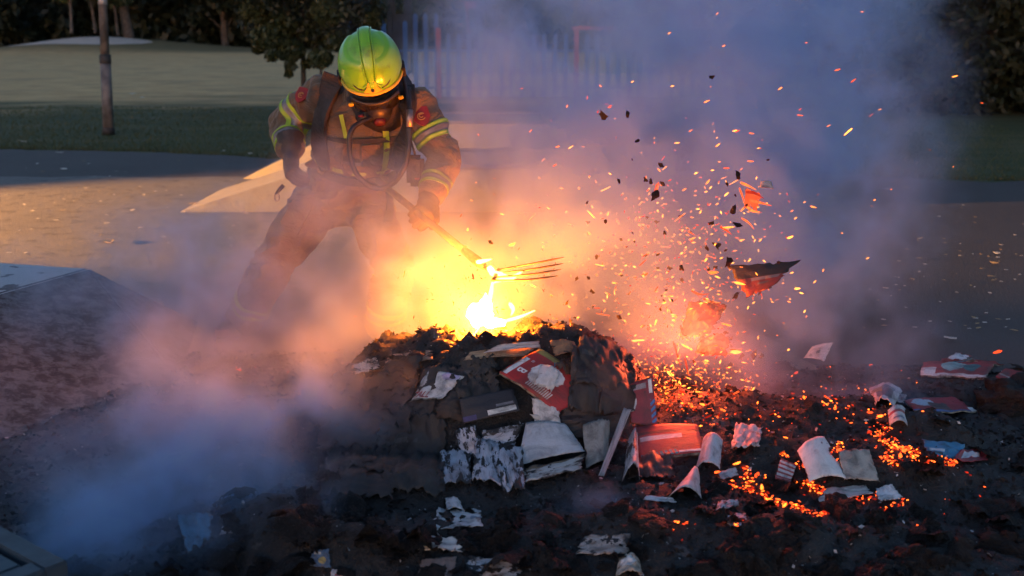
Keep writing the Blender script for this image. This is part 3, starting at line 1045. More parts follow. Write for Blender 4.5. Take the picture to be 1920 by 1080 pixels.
WHITE = (0.70, 0.70, 0.70); RED = (0.42, 0.022, 0.022); CREAM = (0.55, 0.52, 0.46); TEAL = (0.05, 0.32, 0.36); BLUE = (0.04, 0.20, 0.50); DARK = (0.03, 0.028, 0.034)
M_block = plain('page_block', (0.42, 0.38, 0.32), (0.05, 0.04, 0.035), 24, .9, .5, 120)
M_print_white = plain('print_white', (0.72, 0.72, 0.72), None, 20, .6, 0)
M_print_red = plain('print_red', (0.30, 0.03, 0.04), None, 20, .6, 0)
M_print_teal = plain('print_teal', (0.03, 0.26, 0.36), None, 20, .6, 0)

def paper(label, corners, mat, cat='page', name='loose_page', group=None, curl=0.0, curl_v=0.0, crumple=0.02, seed=1.0, ragged=0.06, thick=0.002, lift=0.012, nu=14, nv=14, block=0.0, letters=(), freq=4.0, over=False):
    S = drape(corners, crumple, seed, lift, freq) if over else surf(corners, curl, curl_v, crumple, seed, lift, freq)
    if block or letters:
        t = empty(name, S(0.5, 0.5, -0.01), label, cat, group)
        sheet_obj('cover', S, mat, t, nu, nv, thick, ragged, seed)
        if block:
            def S2(u, v, off=0.0): return S(0.012 + 0.976 * u, 0.012 + 0.976 * v, off * 1.0 - block / 2 - 0.0025)
            sheet_obj('page_block', S2, M_block, t, nu, nv, block, ragged * 0.9, seed)
        for q in letters:
            lettering(q[0], S, q[1], q[2], q[3], q[4], q[5], t, *(q[6:]))
        return t
    o = sheet_obj(name, S, mat, None, nu, nv, thick, ragged, seed)
    # origin at the sheet's own middle
    c = S(0.5, 0.5)
    o.data.transform(Matrix.Translation(-c)); o.location = c
    return tag(o, label, cat, group)

# --- on the heap -------------------------------------------------
PM = page_mat
paper('red magazine cover with a white letter and white burnt patch, on the heap', [(935, 698, 3.98), (1045, 777, 3.95), (1117, 730, 4.12), (1012, 653, 4.20)],
      PM('cover_red_letter', RED, [('rect', 0.02, 0.05, 0.085, 0.62, WHITE), ('rect', 0.0, .86, .45, 1.0, (0.30, 0.26, 0.06)), ('disc', 0.45, 0.47, 0.235, 0.30, (0.78, 0.77, 0.76)), ('hatch', 0.36, 0.08, 0.74, 0.24, WHITE, 2.0, 30.0)], 0.12, 0.9, 3.3),
      'magazine', 'magazine', curl=0.05, curl_v=0.03, crumple=0.012, seed=2.2, ragged=0.02, block=0.012, nu=20, nv=16,
      letters=[('B', 0.115, 0.34, 0.17, -pi / 2, M_print_white, 1.3), ('EL', 0.33, 0.86, 0.10, -0.9, M_print_teal, 1.3), ('ES', 0.13, 0.62, 0.05, -pi / 2, M_print_white, 1.3)])
paper('white scorched flap of paper curling up from the red lettered magazine', [(1000, 722, 3.93), (1032, 742, 3.92), (1050, 700, 4.00), (1012, 684, 4.04)], PM('page_flap', (0.66, 0.65, 0.64), [], .16, .9, 3.7, soot=.3), crumple=.07, seed=2.75, ragged=.16, curl=.22, curl_v=.1, lift=.045)
S_tall = [(766, 756, 4.00), (832, 748, 3.98), (872, 705, 4.06), (806, 690, 4.12)]
paper('crumpled white page with part of a red headline, on the heap', S_tall, PM('page_tall', (0.62, 0.61, 0.60), [('rect', 0, 0, .8, .08, (.1, .13, .12)), ('disc', .7, .86, .22, .16, (.45, .38, .55))], 0.16, 0.8, 7.7), crumple=0.07, seed=5.5, ragged=0.10, curl=0.05,
      letters=[('TALL', 0.06, 0.10, 0.20, 0.0, M_print_red, 1.4)], freq=3.0)
paper('scorched dark magazine with a white bar along its edge', [(868, 795, 3.90), (976, 770, 3.88), (962, 728, 4.02), (860, 748, 4.05)], PM('cover_dark_bar', DARK, [('rect', .45, .10, .95, .30, (.62, .64, .60)), ('rect', .62, .38, .93, .48, (.2, .2, .22)), ('rect', 0.02, .05, .25, .25, (.06, .05, .16))], 0.05, 1.6, 1.9), 'magazine', 'magazine', curl=.03, crumple=.02, seed=3.3, ragged=.03, block=.010)
paper('standing magazine with blue hatching down its edge', [(1184, 793, 4.06), (1233, 800, 4.04), (1224, 706, 4.10), (1174, 722, 4.12)], PM('cover_blue_hatch', (0.26, 0.03, 0.05), [('rect', .80, .68, .93, .97, WHITE), ('hatch', .80, .06, 1.0, .55, BLUE, 8.0, -4.0), ('disc', 0.02, .52, .28, .22, (.6, .66, .7)), ('rect', .1, .80, .7, .92, (.30, .27, .30))], 0.08, 1.4, 4.4), 'magazine', 'magazine', curl=.03, crumple=.012, seed=1.3, ragged=.02, block=.010)
paper('red magazine with a white stripe and teal hatching beside the heap', [(1198, 868, 4.00), (1322, 848, 3.98), (1308, 796, 4.16), (1186, 802, 4.18)], PM('cover_teal_hatch', RED, [('rect', .08, .52, .72, .66, (.66, .63, .62)), ('hatch', .02, .03, .62, .17, TEAL, 2.0, 14.0), ('rect', .62, .05, .96, .12, WHITE), ('rect', .0, .72, 1.0, .80, (.10, .015, .01))], 0.08, 1.5, 9.1), 'magazine', 'magazine', curl=.04, crumple=.012, seed=8.3, ragged=.02, block=.012)
paper('large pale page draped over the front of the heap', [(968, 876, 3.80), (1098, 846, 3.78), (1062, 796, 3.93), (986, 792, 3.95)], PM('page_pale_large', (0.52, 0.55, 0.58), [], 0.10, 1.3, 2.7, soot=.55), crumple=.025, seed=6.1, ragged=.03, curl=.05)
paper('folded brown-edged page under the large pale page', [(985, 905, 3.77), (1090, 880, 3.74), (1100, 850, 3.79), (975, 882, 3.81)], PM('page_fold', (0.55, 0.54, 0.50), [('rect', 0, .8, 1, 1, (.17, .12, .07))], 0.42, 0.5, 5.9, spots=.6), crumple=.06, seed=4.7, ragged=.08)
paper('pale page with a drawn line behind the large pale page', [(1015, 800, 3.97), (1062, 812, 3.95), (1046, 782, 4.0), (992, 776, 4.02)], PM('page_line', (0.46, 0.47, 0.46), [('disc', .7, .5, .2, .4, (.56, .58, .6))], 0.12, 1.2, 8.2), crumple=.03, seed=7.2)
paper('narrow white page hanging under the red magazine', [(1003, 808, 3.90), (1052, 800, 3.90), (1048, 752, 4.0), (995, 745, 4.0)], PM('page_hang', (0.60, 0.62, 0.63), [('rect', .25, .6, .7, .85, (.42, .44, .45))], 0.20, .8, 6.6), crumple=.05, seed=9.2, ragged=.09, curl=.06)
paper('grey curved page standing at the right of the heap front', [(1098, 880, 3.84), (1140, 870, 3.84), (1144, 792, 3.95), (1092, 796, 3.95)], PM('page_grey_curve', (0.33, 0.33, 0.30), [], 0.14, 1.2, 3.9), curl=.18, crumple=.02, seed=2.9)
paper('thin pale strip of paper slanting down the heap front', [(1122, 892, 3.82), (1132, 894, 3.82), (1184, 768, 3.98), (1170, 764, 3.98)], PM('page_strip', (0.36, 0.37, 0.38), [], 0.05, .8, 1.2), crumple=.01, seed=1.9, ragged=.03, nu=4, nv=18)
paper('white speckled roll of paper at the right foot of the heap', [(1166, 905, 3.86), (1200, 902, 3.84), (1196, 832, 3.96), (1176, 830, 3.98)], PM('page_roll', (0.55, 0.58, 0.62), [], 0.14, 1.0, 7.1, spots=.9), curl=.25, crumple=.04, seed=3.1, ragged=.08)
for i, (cs, cu, sd) in enumerate([
    ([(824, 912, 3.73), (886, 906, 3.71), (884, 842, 3.80), (824, 846, 3.82)], .03, 1.1),
    ([(872, 872, 3.76), (905, 850, 3.77), (892, 796, 3.86), (850, 806, 3.85)], .08, 2.6),
    ([(945, 932, 3.70), (986, 922, 3.70), (982, 836, 3.80), (918, 838, 3.79)], .06, 3.7),
    ([(884, 900, 3.72), (948, 918, 3.70), (940, 832, 3.82), (890, 822, 3.84)], .05, 4.9),
    ([(895, 842, 3.83), (965, 836, 3.82), (985, 792, 3.92), (905, 806, 3.90)], .07, 5.3),
]):
    paper(['square black-speckled white page lowest on the heap front, farthest from the large pale page', 'small twisted black-speckled page hanging above the lowest square page', 'long black-speckled page hanging beside the large pale page, reaching the ash', 'wide black-speckled page in the middle of the hanging charred pages', 'creased black-speckled page lying just under the dark magazine with the white bar'][i], cs, PM('page_speckled_%d' % i, (0.46, 0.48, 0.54), [], 0.42 + .05 * (i % 3), .45, sd * 2.1, spots=.8, brown=False), 'page', 'charred_page', None, curl=cu, crumple=.07, seed=sd, ragged=.12)
paper('half-burnt white page on the shoulder of the heap', [(655, 704, 4.15), (716, 692, 4.13), (706, 670, 4.25), (660, 680, 4.26)], PM('page_shoulder', (0.55, 0.50, 0.46), [], 0.42, .4, 6.3, spots=.5), crumple=.08, seed=6.9, ragged=.12)
paper('browned page lying across the left crest of the heap', [(715, 690, 4.15), (815, 676, 4.12), (812, 656, 4.28), (730, 664, 4.28)], PM('page_crest_l', (0.34, 0.24, 0.17), [('disc', .75, .4, .2, .4, (.42, .34, .24))], 0.35, .4, 2.3), crumple=.05, seed=1.7, ragged=.10)
paper('page with ruled stripes curling at the crest below the flame', [(868, 676, 4.10), (985, 668, 4.10), (1010, 648, 4.24), (880, 660, 4.24)], PM('page_crest_stripes', (0.50, 0.36, 0.22), [('hatch', .3, 0, 1, 1, (.16, .08, .04), 9.0, 2.0)], 0.15, .7, 4.1), crumple=.03, seed=3.9, ragged=.06, curl=.06)
paper('white-edged page curling along the top of the crest', [(905, 662, 4.22), (1015, 652, 4.22), (1012, 640, 4.34), (930, 648, 4.34)], PM('page_crest_white', (0.62, 0.56, 0.56), [], 0.18, .7, 5.2), crumple=.04, seed=4.9, ragged=.08, curl=.07)
paper('burnt magazine page arched at the right of the crest', [(1040, 668, 4.14), (1090, 668, 4.16), (1078, 643, 4.30), (1030, 640, 4.30)], PM('page_crest_r', (0.30, 0.16, 0.08), [], 0.30, .5, 8.8), crumple=.05, seed=5.1, ragged=.08, curl=.2)
# big blackened sheets that make up the body of the heap
M_black = PM('sheet_black', (0.020, 0.018, 0.018), [('rect', .1, .6, .5, .66, (.05, .05, .05))], 0.45, .3, 3.0, brown=False)
M_black2 = PM('sheet_black_brown', (0.034, 0.023, 0.020), [('hatch', .1, .1, .9, .5, (.02, .016, .016), 12.0, 1.0)], 0.40, .4, 6.0, brown=False)
big = [
    ([(1075, 782, 3.92), (1196, 792, 4.00), (1192, 690, 4.16), (1070, 660, 4.16)], .10), ([(1040, 700, 4.02), (1120, 755, 3.92), (1175, 680, 4.16), (1085, 655, 4.20)], .10),
    ([(590, 850, 3.95), (770, 862, 3.86), (790, 700, 4.08), (622, 706, 4.12)], .06), ([(640, 742, 4.02), (770, 760, 3.95), (800, 668, 4.18), (650, 690, 4.20)], .05),
    ([(740, 790, 3.90), (880, 800, 3.85), (880, 690, 4.06), (800, 690, 4.08)], .05), ([(850, 760, 3.96), (940, 770, 3.95), (935, 672, 4.12), (860, 680, 4.12)], .04),
    ([(600, 935, 3.80), (740, 950, 3.74), (760, 790, 3.90), (612, 800, 3.98)], .06), ([(710, 925, 3.80), (835, 945, 3.73), (840, 780, 3.90), (740, 790, 3.92)], .06),
    ([(1030, 830, 3.90), (1180, 850, 3.90), (1190, 770, 4.02), (1050, 770, 4.0)], .05), ([(650, 890, 3.86), (800, 910, 3.80), (820, 745, 3.98), (690, 750, 4.0)], .05),
    ([(1175, 905, 3.92), (1270, 905, 3.92), (1230, 800, 4.10), (1170, 800, 4.05)], .06), ([(1120, 700, 4.10), (1195, 730, 4.06), (1190, 668, 4.24), (1130, 652, 4.28)], .06),
]
BIG_LABELS = [
    'big black sheet down the end of the heap beside the standing blue-hatched magazine', 'black sheet on the crest just behind the red lettered magazine',
    'broad black sheet over the shoulder of the heap below the half-burnt white page', 'black sheet between the half-burnt white page and the browned crest page',
    'black sheet directly under the crumpled page with the red headline', 'black sheet above the dark magazine with the white bar',
    'low black sheet spilling into the ash at the smoky end of the heap', 'low black sheet beside the square speckled page',
    'black sheet behind the grey curved page and the slanting strip', 'middle black sheet on the smoky flank of the heap',
    'black sheet under the red magazine with teal hatching', 'small black sheet at the end of the crest above the standing magazine']
for i, (cs, cr) in enumerate(big):
    paper(BIG_LABELS[i], cs, M_black if i % 2 else M_black2, 'charred sheet', 'charred_sheet', None, crumple=cr * .42, seed=10 + i * 1.7, ragged=.14, nu=30, nv=30, freq=2.4, lift=.006 + .006 * (i % 3), over=True)

for i, cs in enumerate([[(1062, 790), (1128, 800), (1132, 690), (1072, 668)], [(1075, 745), (1180, 760), (1160, 664), (1085, 652)], [(1120, 800), (1196, 796), (1192, 720), (1130, 700)]]):
    paper(['thick black sheet burnt over the corner of the red lettered magazine', 'thick black sheet arching over the crest beside the red lettered magazine', 'thick black sheet next to the top of the standing blue-hatched magazine'][i], cs, M_black, 'charred sheet', 'charred_sheet', None, crumple=.025, seed=40 + i * 3.1, ragged=.12, nu=26, nv=26, lift=.05, over=True, freq=2.0)
# --- scattered on the right ---------------------------------------
def lay(px0, py0, px1, py1, px2, py2, px3, py3): return [(px0, py0), (px1, py1), (px2, py2), (px3, py3)]
paper('open red magazine with a white-edged page, teal patch in its middle', lay(1722, 708, 1850, 714, 1872, 684, 1730, 682), PM('mag_r1', (0.34, 0.03, 0.03), [('rect', 0, 0, .22, .35, WHITE), ('rect', .2, 0, 1, .12, (.6, .6, .6)), ('disc', .45, .55, .2, .3, (.30, .45, .44)), ('disc', .7, .5, .12, .25, (.05, .20, .22))], .12, 1.2, 2.1), 'magazine', 'magazine', crumple=.03, seed=3.4, ragged=.06, block=.008, curl_v=.05)
paper('torn red magazine page with white lettered top, behind the open magazine', lay(1738, 690, 1800, 678, 1884, 690, 1800, 664), PM('mag_r2', (0.32, 0.04, 0.03), [('rect', 0, .5, .4, .9, WHITE), ('disc', .65, .4, .18, .3, (.2, .35, .42)), ('rect', .85, .1, 1, .5, (.25, .16, .05))], .15, 1.0, 3.6), 'magazine', 'magazine', crumple=.05, seed=1.4, ragged=.08, block=.006)
paper('red and blue magazine lying on a black lump', [(1866, 706, 4.75), (1935, 742, 4.55), (1960, 705, 4.75), (1885, 690, 4.95)], PM('mag_r3', (0.30, 0.03, 0.03), [('rect', .5, .4, 1, .8, (.05, .28, .50)), ('rect', 0, .3, .5, .42, (.45, .40, .36))], .08, 1.4, 7.6), 'magazine', 'magazine', crumple=.02, seed=5.4, ragged=.03, block=.010)
paper('flat red magazine with a pale blue picture and dark wedge', lay(1712, 774, 1832, 776, 1790, 748, 1690, 752), PM('mag_r4', (0.36, 0.025, 0.04), [('disc', .28, .65, .18, .28, (.40, .55, .66)), ('rect', .35, 0, .62, .6, (.09, .05, .05)), ('rect', 0, 0, 1, .06, (.06, .12, .36)), ('rect', .9, 0, 1, .25, WHITE)], .06, 1.6, 5.7), 'magazine', 'magazine', crumple=.02, seed=6.4, ragged=.03, block=.006)
paper('blue page with a dark symbol near the glowing embers', lay(1740, 860, 1802, 866, 1810, 836, 1726, 828), PM('page_blue', (0.05, 0.24, 0.42), [('rect', .1, .35, .5, .5, (.55, .58, .6)), ('rect', .2, .2, .45, .3, (.03, .04, .05))], .08, 1.2, 1.5), crumple=.05, seed=2.4, ragged=.08)
paper('red and white torn page beside the blue page', lay(1782, 872, 1852, 868, 1846, 848, 1800, 846), PM('page_redwhite', (0.34, 0.03, 0.05), [('rect', .2, .35, .75, .75, (.62, .60, .62))], .14, 1.0, 8.5), crumple=.06, seed=7.4, ragged=.12)
paper('white bent frame of paper beside the pink-lit embers', lay(1640, 766, 1676, 772, 1692, 736, 1628, 736), PM('page_frame', (0.62, 0.60, 0.64), [('rect', .18, .18, .82, .80, (.12, .14, .20)), ('rect', .05, .5, .4, .8, (.35, .22, .08))], .06, 1.2, 2.9), crumple=.05, seed=8.4, ragged=.05, curl=.12)
paper('small white printed cup lying on its side', [(1668, 800, 4.60), (1702, 800, 4.58), (1700, 770, 4.66), (1664, 770, 4.66)], PM('cup_print', (0.58, 0.58, 0.60), [('rect', 0, .55, 1, .72, (.35, .06, .07)), ('rect', .2, .2, .8, .3, (.14, .2, .34))], .06, 1.4, 3.7), 'cup', 'paper_cup', curl=.45, crumple=.01, seed=9.4, ragged=.03)
paper('white dented page with red lettering above the cup', lay(1648, 752, 1694, 760, 1700, 744, 1664, 738), PM('page_letters', (0.45, 0.40, 0.42), [('hatch', .1, .2, .9, .7, (.34, .05, .06), 5.0, 3.0)], .12, 1.2, 6.2), crumple=.04, seed=3.8, ragged=.06)
paper('large white curled page standing in the embers', [(1518, 905, 3.92), (1590, 900, 3.90), (1545, 818, 4.06), (1494, 846, 4.06)], PM('page_big_white', (0.80, 0.79, 0.76), [], .05, 1.3, 4.6, soot=.4), crumple=.02, seed=4.3, ragged=.03, curl=.16, curl_v=.05)
paper('cream page leaning behind the large white curled page', [(1582, 900, 3.98), (1652, 905, 3.94), (1630, 842, 4.12), (1570, 846, 4.12)], PM('page_cream', (0.44, 0.40, 0.34), [], .20, .9, 7.3), crumple=.05, seed=5.8, ragged=.08, curl=.05)
paper('long torn white page at the lower edge of the embers', lay(1528, 948, 1640, 930, 1620, 914, 1548, 918), PM('page_long_white', (0.64, 0.62, 0.60), [], .12, 1.0, 1.6), crumple=.04, seed=6.7, ragged=.12)
paper('bright white ragged page tip at the edge of the embers', [(1646, 940, 3.78), (1694, 934, 3.78), (1672, 906, 3.88), (1640, 916, 3.88)], PM('page_tip', (0.70, 0.71, 0.74), [], .16, .9, 2.6), crumple=.06, seed=7.8, ragged=.14)
paper('page printed with rows of red dots, half burnt', [(1452, 898, 3.95), (1482, 906, 3.92), (1494, 872, 4.0), (1464, 858, 4.04)], PM('page_dots', (0.40, 0.05, 0.05), [('hatch', 0, .1, 1, .9, (.55, .52, .52), 5.0, 0.0)], .16, .9, 9.6), crumple=.03, seed=8.8, ragged=.08)
paper('white crumpled page beside the standing magazine stack', [(1368, 842, 4.12), (1425, 836, 4.12), (1432, 800, 4.22), (1380, 790, 4.24)], PM('page_crumple_w', (0.55, 0.50, 0.52), [], .24, .7, 3.1), crumple=.08, seed=9.8, ragged=.14)
paper('pale rolled page behind the red magazine with teal hatching', [(1302, 885, 3.95), (1350, 880, 3.95), (1356, 826, 4.05), (1318, 824, 4.06)], PM('page_rolled', (0.52, 0.53, 0.58), [], .10, 1.2, 4.8), curl=.24, crumple=.02, seed=2.1)
paper('white cone of paper lying in the steam', [(1246, 940, 3.72), (1316, 936, 3.72), (1312, 894, 3.84), (1290, 898, 3.86)], PM('page_cone', (0.50, 0.52, 0.55), [], .08, 1.2, 5.5), curl=.22, crumple=.015, seed=3.5)
paper('thin white paper edge lying flat in front of the cone', lay(1205, 942, 1270, 948, 1262, 938, 1208, 934), PM('page_edge', (0.62, 0.64, 0.68), [], .08, 1.2, 6.5), crumple=.03, seed=4.5, ragged=.12)
paper('white torn page with a round hole beyond the embers', [(1506, 672, 5.00), (1546, 678, 4.98), (1563, 642, 5.08), (1522, 650, 5.06)], PM('page_hole', (0.60, 0.56, 0.58), [('disc', .5, .45, .09, .10, (.06, .05, .05))], .06, 1.3, 7.9), crumple=.03, seed=5.6, ragged=.05, curl=.1)
paper('small curled white page beside the roll of pale paper', lay(1350, 905, 1385, 896, 1380, 880, 1345, 890), PM('page_small_w1', (0.5, 0.5, 0.52), [], .2, .8, 8.1), crumple=.06, seed=6.6, ragged=.12)
paper('grey-white crumpled scrap below the ember bed', lay(1362, 992, 1402, 990, 1398, 966, 1360, 970), PM('page_small_w2', (0.48, 0.47, 0.50), [], .22, .7, 9.3), crumple=.10, seed=7.7, ragged=.16)
paper('small grey scrap with a glowing edge in front of the embers', lay(1380, 1028, 1412, 1026, 1406, 1004, 1384, 1006), PM('page_small_w3', (0.40, 0.40, 0.44), [], .26, .7, 1.3), crumple=.10, seed=8.9, ragged=.16)
paper('white-grey ash-flaked page at the foot of the embers', lay(1340, 962, 1388, 954, 1384, 940, 1346, 944), PM('page_small_w4', (0.50, 0.50, 0.53), [], .30, .6, 2.2, spots=.8), crumple=.06, seed=9.9, ragged=.16)

# --- foreground ------------------------------------------------------
paper('wide white page scrap with a dark oval hole, in the ash', lay(816, 1000, 908, 992, 906, 962, 818, 956), PM('fg1', (0.60, 0.62, 0.62), [('disc', .28, .45, .10, .14, (.03, .03, .03)), ('rect', .72, .4, .95, .6, (.20, .26, .34))], .26, .6, 3.4), crumple=.05, seed=1.25, ragged=.14)
paper('small curved white flap above the wide scrap', lay(838, 962, 870, 964, 862, 944, 834, 940), PM('fg2', (0.58, 0.60, 0.62), [], .16, .8, 4.9), crumple=.05, seed=2.35, ragged=.10, curl=.12)
paper('torn white strip with a curled brown end in the ash', lay(778, 1036, 868, 1042, 870, 1016, 776, 1004), PM('fg3', (0.62, 0.60, 0.56), [], .30, .6, 5.2), crumple=.06, seed=3.45, ragged=.18)
paper('browned page flaking to black, flat in the ash', lay(1076, 1046, 1180, 1044, 1186, 1004, 1090, 1010), PM('fg4', (0.40, 0.36, 0.33), [], .36, .5, 6.7, spots=.7), crumple=.04, seed=4.55, ragged=.12)
paper('half-burnt white page flaked with soot beside a folded leaf', lay(860, 1090, 985, 1094, 975, 1052, 880, 1046), PM('fg5', (0.56, 0.57, 0.60), [], .42, .4, 7.2, spots=.9), crumple=.05, seed=5.65, ragged=.14)
paper('dark folded leaf with printed lines at the edge of the ash', lay(780, 1092, 850, 1094, 858, 1048, 790, 1052), PM('fg6', (0.16, 0.13, 0.12), [('hatch', .1, .1, .8, .5, (.36, .34, .33), 9.0, 2.0)], .24, .8, 8.3), crumple=.04, seed=6.75, ragged=.10)
paper('brown and white crumpled paper ball in the ash', lay(1152, 1090, 1206, 1088, 1200, 1058, 1158, 1056), PM('fg7', (0.50, 0.42, 0.34), [('disc', .4, .6, .3, .3, (.66, .64, .62))], .22, .7, 9.4), crumple=.16, seed=7.85, ragged=.10, curl=.3)
paper('blue and yellow scorched scrap in the ash', lay(575, 1066, 622, 1072, 618, 1034, 590, 1036), PM('fg8', (0.06, 0.13, 0.24), [('disc', .6, .4, .18, .2, (.34, .28, .10)), ('rect', .1, .7, .5, .85, (.35, .37, .36))], .22, .8, 1.8), crumple=.08, seed=8.95, ragged=.14)
paper('small white and red scrap by the blue scorched scrap', lay(618, 1090, 650, 1092, 646, 1074, 622, 1072), PM('fg9', (0.52, 0.52, 0.55), [('rect', .3, .3, .7, .5, (.3, .05, .06))], .22, .8, 2.8), crumple=.08, seed=9.15, ragged=.14)
paper('bright blue plastic sheet slumped over a dark lump', [(352, 1042, 3.10), (392, 1020, 3.12), (402, 966, 3.24), (328, 964, 3.28)], PM('fg10', (0.08, 0.21, 0.33), [], .16, 1.0, 3.8, spots=.3), 'plastic sheet', 'plastic_sheet', crumple=.14, seed=1.85, ragged=.14, curl=.08)
paper('small pale scrap on top of the black lump', lay(412, 1008, 446, 1004, 438, 990, 418, 990), PM('fg11', (0.45, 0.46, 0.50), [], .25, .8, 4.8), crumple=.08, seed=2.95, ragged=.16)
paper('small white scrap below the left bank', lay(38, 716, 66, 712, 60, 700, 36, 702), PM('fg12', (0.55, 0.55, 0.56), [], .16, .9, 5.8), 'page', 'loose_page', crumple=.1, seed=3.15, ragged=.14)
paper('white crumpled scrap below the left bank', lay(78, 724, 106, 718, 98, 700, 82, 702), PM('fg13', (0.62, 0.63, 0.66), [], .12, .9, 6.8), crumple=.12, seed=4.25, ragged=.14)
paper('cream crumpled scrap on the slope of the bank', lay(112, 668, 134, 664, 130, 648, 110, 652), PM('fg14', (0.48, 0.42, 0.34), [], .2, .8, 7.8), crumple=.12, seed=5.35, ragged=.14)

# ---------------------------------------------------------------- charred crumpled leaves of paper, one by one
def m_char(g, p, tc):
    v = tc['Object']
    oi = g.n('ShaderNodeObjectInfo').outputs['Random']
    n = g.noise(g.v('MULTIPLY', v, (1, 1, 1)), 22.0, 4.0, 0.65)
    c = g.mix(g.m('MULTIPLY', g.m('ADD', n, oi), 0.5), (0.006, 0.006, 0.006), (0.040, 0.037, 0.037))
    c = g.mix(g.step(g.noise(v, 9.0, 6.0, 0.7), 0.60, 0.72), c, (0.11, 0.11, 0.115))
    setc(g, p, 'Base Color', c); setc(g, p, 'Roughness', 0.6); setc(g, p, 'Specular IOR Level', 0.25)
    setc(g, p, 'Normal', g.bump(g.noise(v, 14.0, 6.0, 0.7), 1.0, 0.05))
M_char = material('charred_paper', m_char)
def char_meshes():
    out = []
    for k in range(9):
        rs = random.Random(100 + k)
        sd = rs.uniform(0, 50)
        C = [Vector((-.5, -.4, 0)), Vector((.5, -.4, 0)), Vector((.5, .4, 0)), Vector((-.5, .4, 0))]
        a, b, cc = rs.uniform(-.25, .3), rs.uniform(-.25, .3), rs.uniform(.12, .30)
        def S(u, v, off=0.0):
            q = Vector((u * 2.6 + sd, v * 2.6, sd))
            h = a * 4 * u * (1 - u) + b * 4 * v * (1 - v) + cc * (1.5 * abs(mn.noise(q)) + .7 * abs(mn.noise(q * 2.4)) + .40 * abs(mn.noise(q * 5.3)) - .3)
            return Vector((u - .5 + .10 * mn.noise(q + Vector((9, 0, 0))), (v - .5) * .8 + .10 * mn.noise(q + Vector((0, 9, 0))), h + off))
        o = sheet_obj('charred_leaf', S, M_char, None, 24, 20, 0.010, 0.14, sd, holes=0.0, smooth=True)
        out.append(o.data)
        bpy.data.objects.remove(o)
    return out
CHAR = char_meshes()
def scatter_char():
    rs = random.Random(31)
    n = 0
    tries = 0
    spots = []
    while n < 230 and tries < 4000:
        tries += 1
        px, py = rs.uniform(-20, 1940), rs.uniform(640, 1100)
        w = 1.0
        if py < 760: w = 0.25
        if px < 560: w = 0.30 if py < 950 or px < 330 else 1.0
        if 600 < px < 1230 and 660 < py < 900: w = 0.42
        if 640 < px < 1330 and 640 < py < 930: w = 0.03
        if 590 < px < 780 and 690 < py < 930: w = 0.45
        if 1240 < px < 1720 and 720 < py < 960: w = 0.45
        if px > 1720: w = 0.35 if py < 850 else .8
        if rs.random() > w: continue
        p = hit(px, py)
        if p.y > 5.6: continue
        spots.append((p, (rs.uniform(0.035, 0.095) if rs.random() < .8 else rs.uniform(.1, .17)) * (1.15 if py > 930 else 1)))
        n += 1
    for p, s in spots:
        o = bpy.data.objects.new('charred_leaf', rs.choice(CHAR))
        o.location = p + Vector((0, 0, 0.006))
        o.rotation_euler = (rs.uniform(-.5, .5), rs.uniform(-.5, .5), rs.uniform(0, 6.28))
        o.scale = (s, s * rs.uniform(.7, 1.2), s * rs.uniform(.35, .8))
        COL.objects.link(o)
        tag(o, 'curled black charred leaf of paper lying in the ash', 'charred paper', 'charred leaves in the ash')
scatter_char()
def fine_flakes():
    rs = np.random.RandomState(12)
    n = 20000
    x = rs.uniform(-2.6, 2.6, n); y = rs.uniform(2.75, 5.6, n)
    P = np.array([(a, b, H(a, b) + .004) for a, b in zip(x, y)])
    keep = P[:, 2] > 0.004
    P = P[keep]; n = len(P)
    s = rs.uniform(.004, .016, n)[:, None]
    A = rs.normal(size=(n, 3)) * np.array([1, 1, .6]); A /= np.linalg.norm(A, axis=1, keepdims=True)
    B = np.cross(A, rs.normal(size=(n, 3))); B /= np.linalg.norm(B, axis=1, keepdims=True)
    V = np.stack([P - A * s, P + B * s * .7, P + A * s, P - B * s * .6], 1).reshape(-1, 3)
    tag(np_mesh('ash_flakes', V, np.arange(4 * n).reshape(n, 4), M_char), 'fine black flakes of burnt paper strewn over the ash', 'ash flakes', kind='stuff')
    k = rs.choice(n, 420, replace=False)
    V = V.reshape(-1, 4, 3)[k] + np.array([0, 0, .006])
    V = (V - V.mean(1, keepdims=True)) * .75 + V.mean(1, keepdims=True)
    tag(np_mesh('pale_ash_flakes', V.reshape(-1, 3), np.arange(4 * len(k)).reshape(-1, 4), plain('pale_ash', (.45, .45, .47), (.25, .25, .26), 40, .9, 0)), 'fine pale flakes of white ash strewn over the black ash', 'ash flakes', kind='stuff')
fine_flakes()
# a black charred lump under the red and blue magazine
lp = blob_mesh('charred_lump', (0, 0, 0), .17, .14, .085, 4.4, .55, M_char, None, 4)
lp.location = hit(1912, 765) + Vector((.02, .02, .03))
tag(lp, 'black charred lump carrying the red and blue magazine', 'charred lump')
# ================================================================ embers
def emit_mat(name, lo, hi, s0, s1, scale=60.0, pw=1.5):
    def fn(g, p, tc):
        g.nt.nodes.remove(p)
        out = [n for n in g.nt.nodes if n.type == 'OUTPUT_MATERIAL'][0]
        oi = g.n('ShaderNodeObjectInfo').outputs['Random']
        isl = g.n('ShaderNodeNewGeometry').outputs['Random Per Island']
        n = g.noise(tc['Object'], scale, 2.0)
        f = g.m('POWER', g.m('FRACT', g.m('ADD', g.m('MULTIPLY', n, 0.5), g.m('ADD', oi, isl))), pw)
        st = g.m('ADD', s0, g.m('MULTIPLY', f, s1 - s0))
        e = g.n('ShaderNodeEmission', {'Color': g.mix(f, lo, hi), 'Strength': st})
        g.nt.links.new(e.outputs[0], out.inputs['Surface'])
    m = material(name, fn)
    m.cycles.emission_sampling = 'NONE'
    return m
M_spark = emit_mat('spark_glow', (1.0, 0.060, 0.020), (1.0, 0.27, 0.030), 0.35, 2.4)
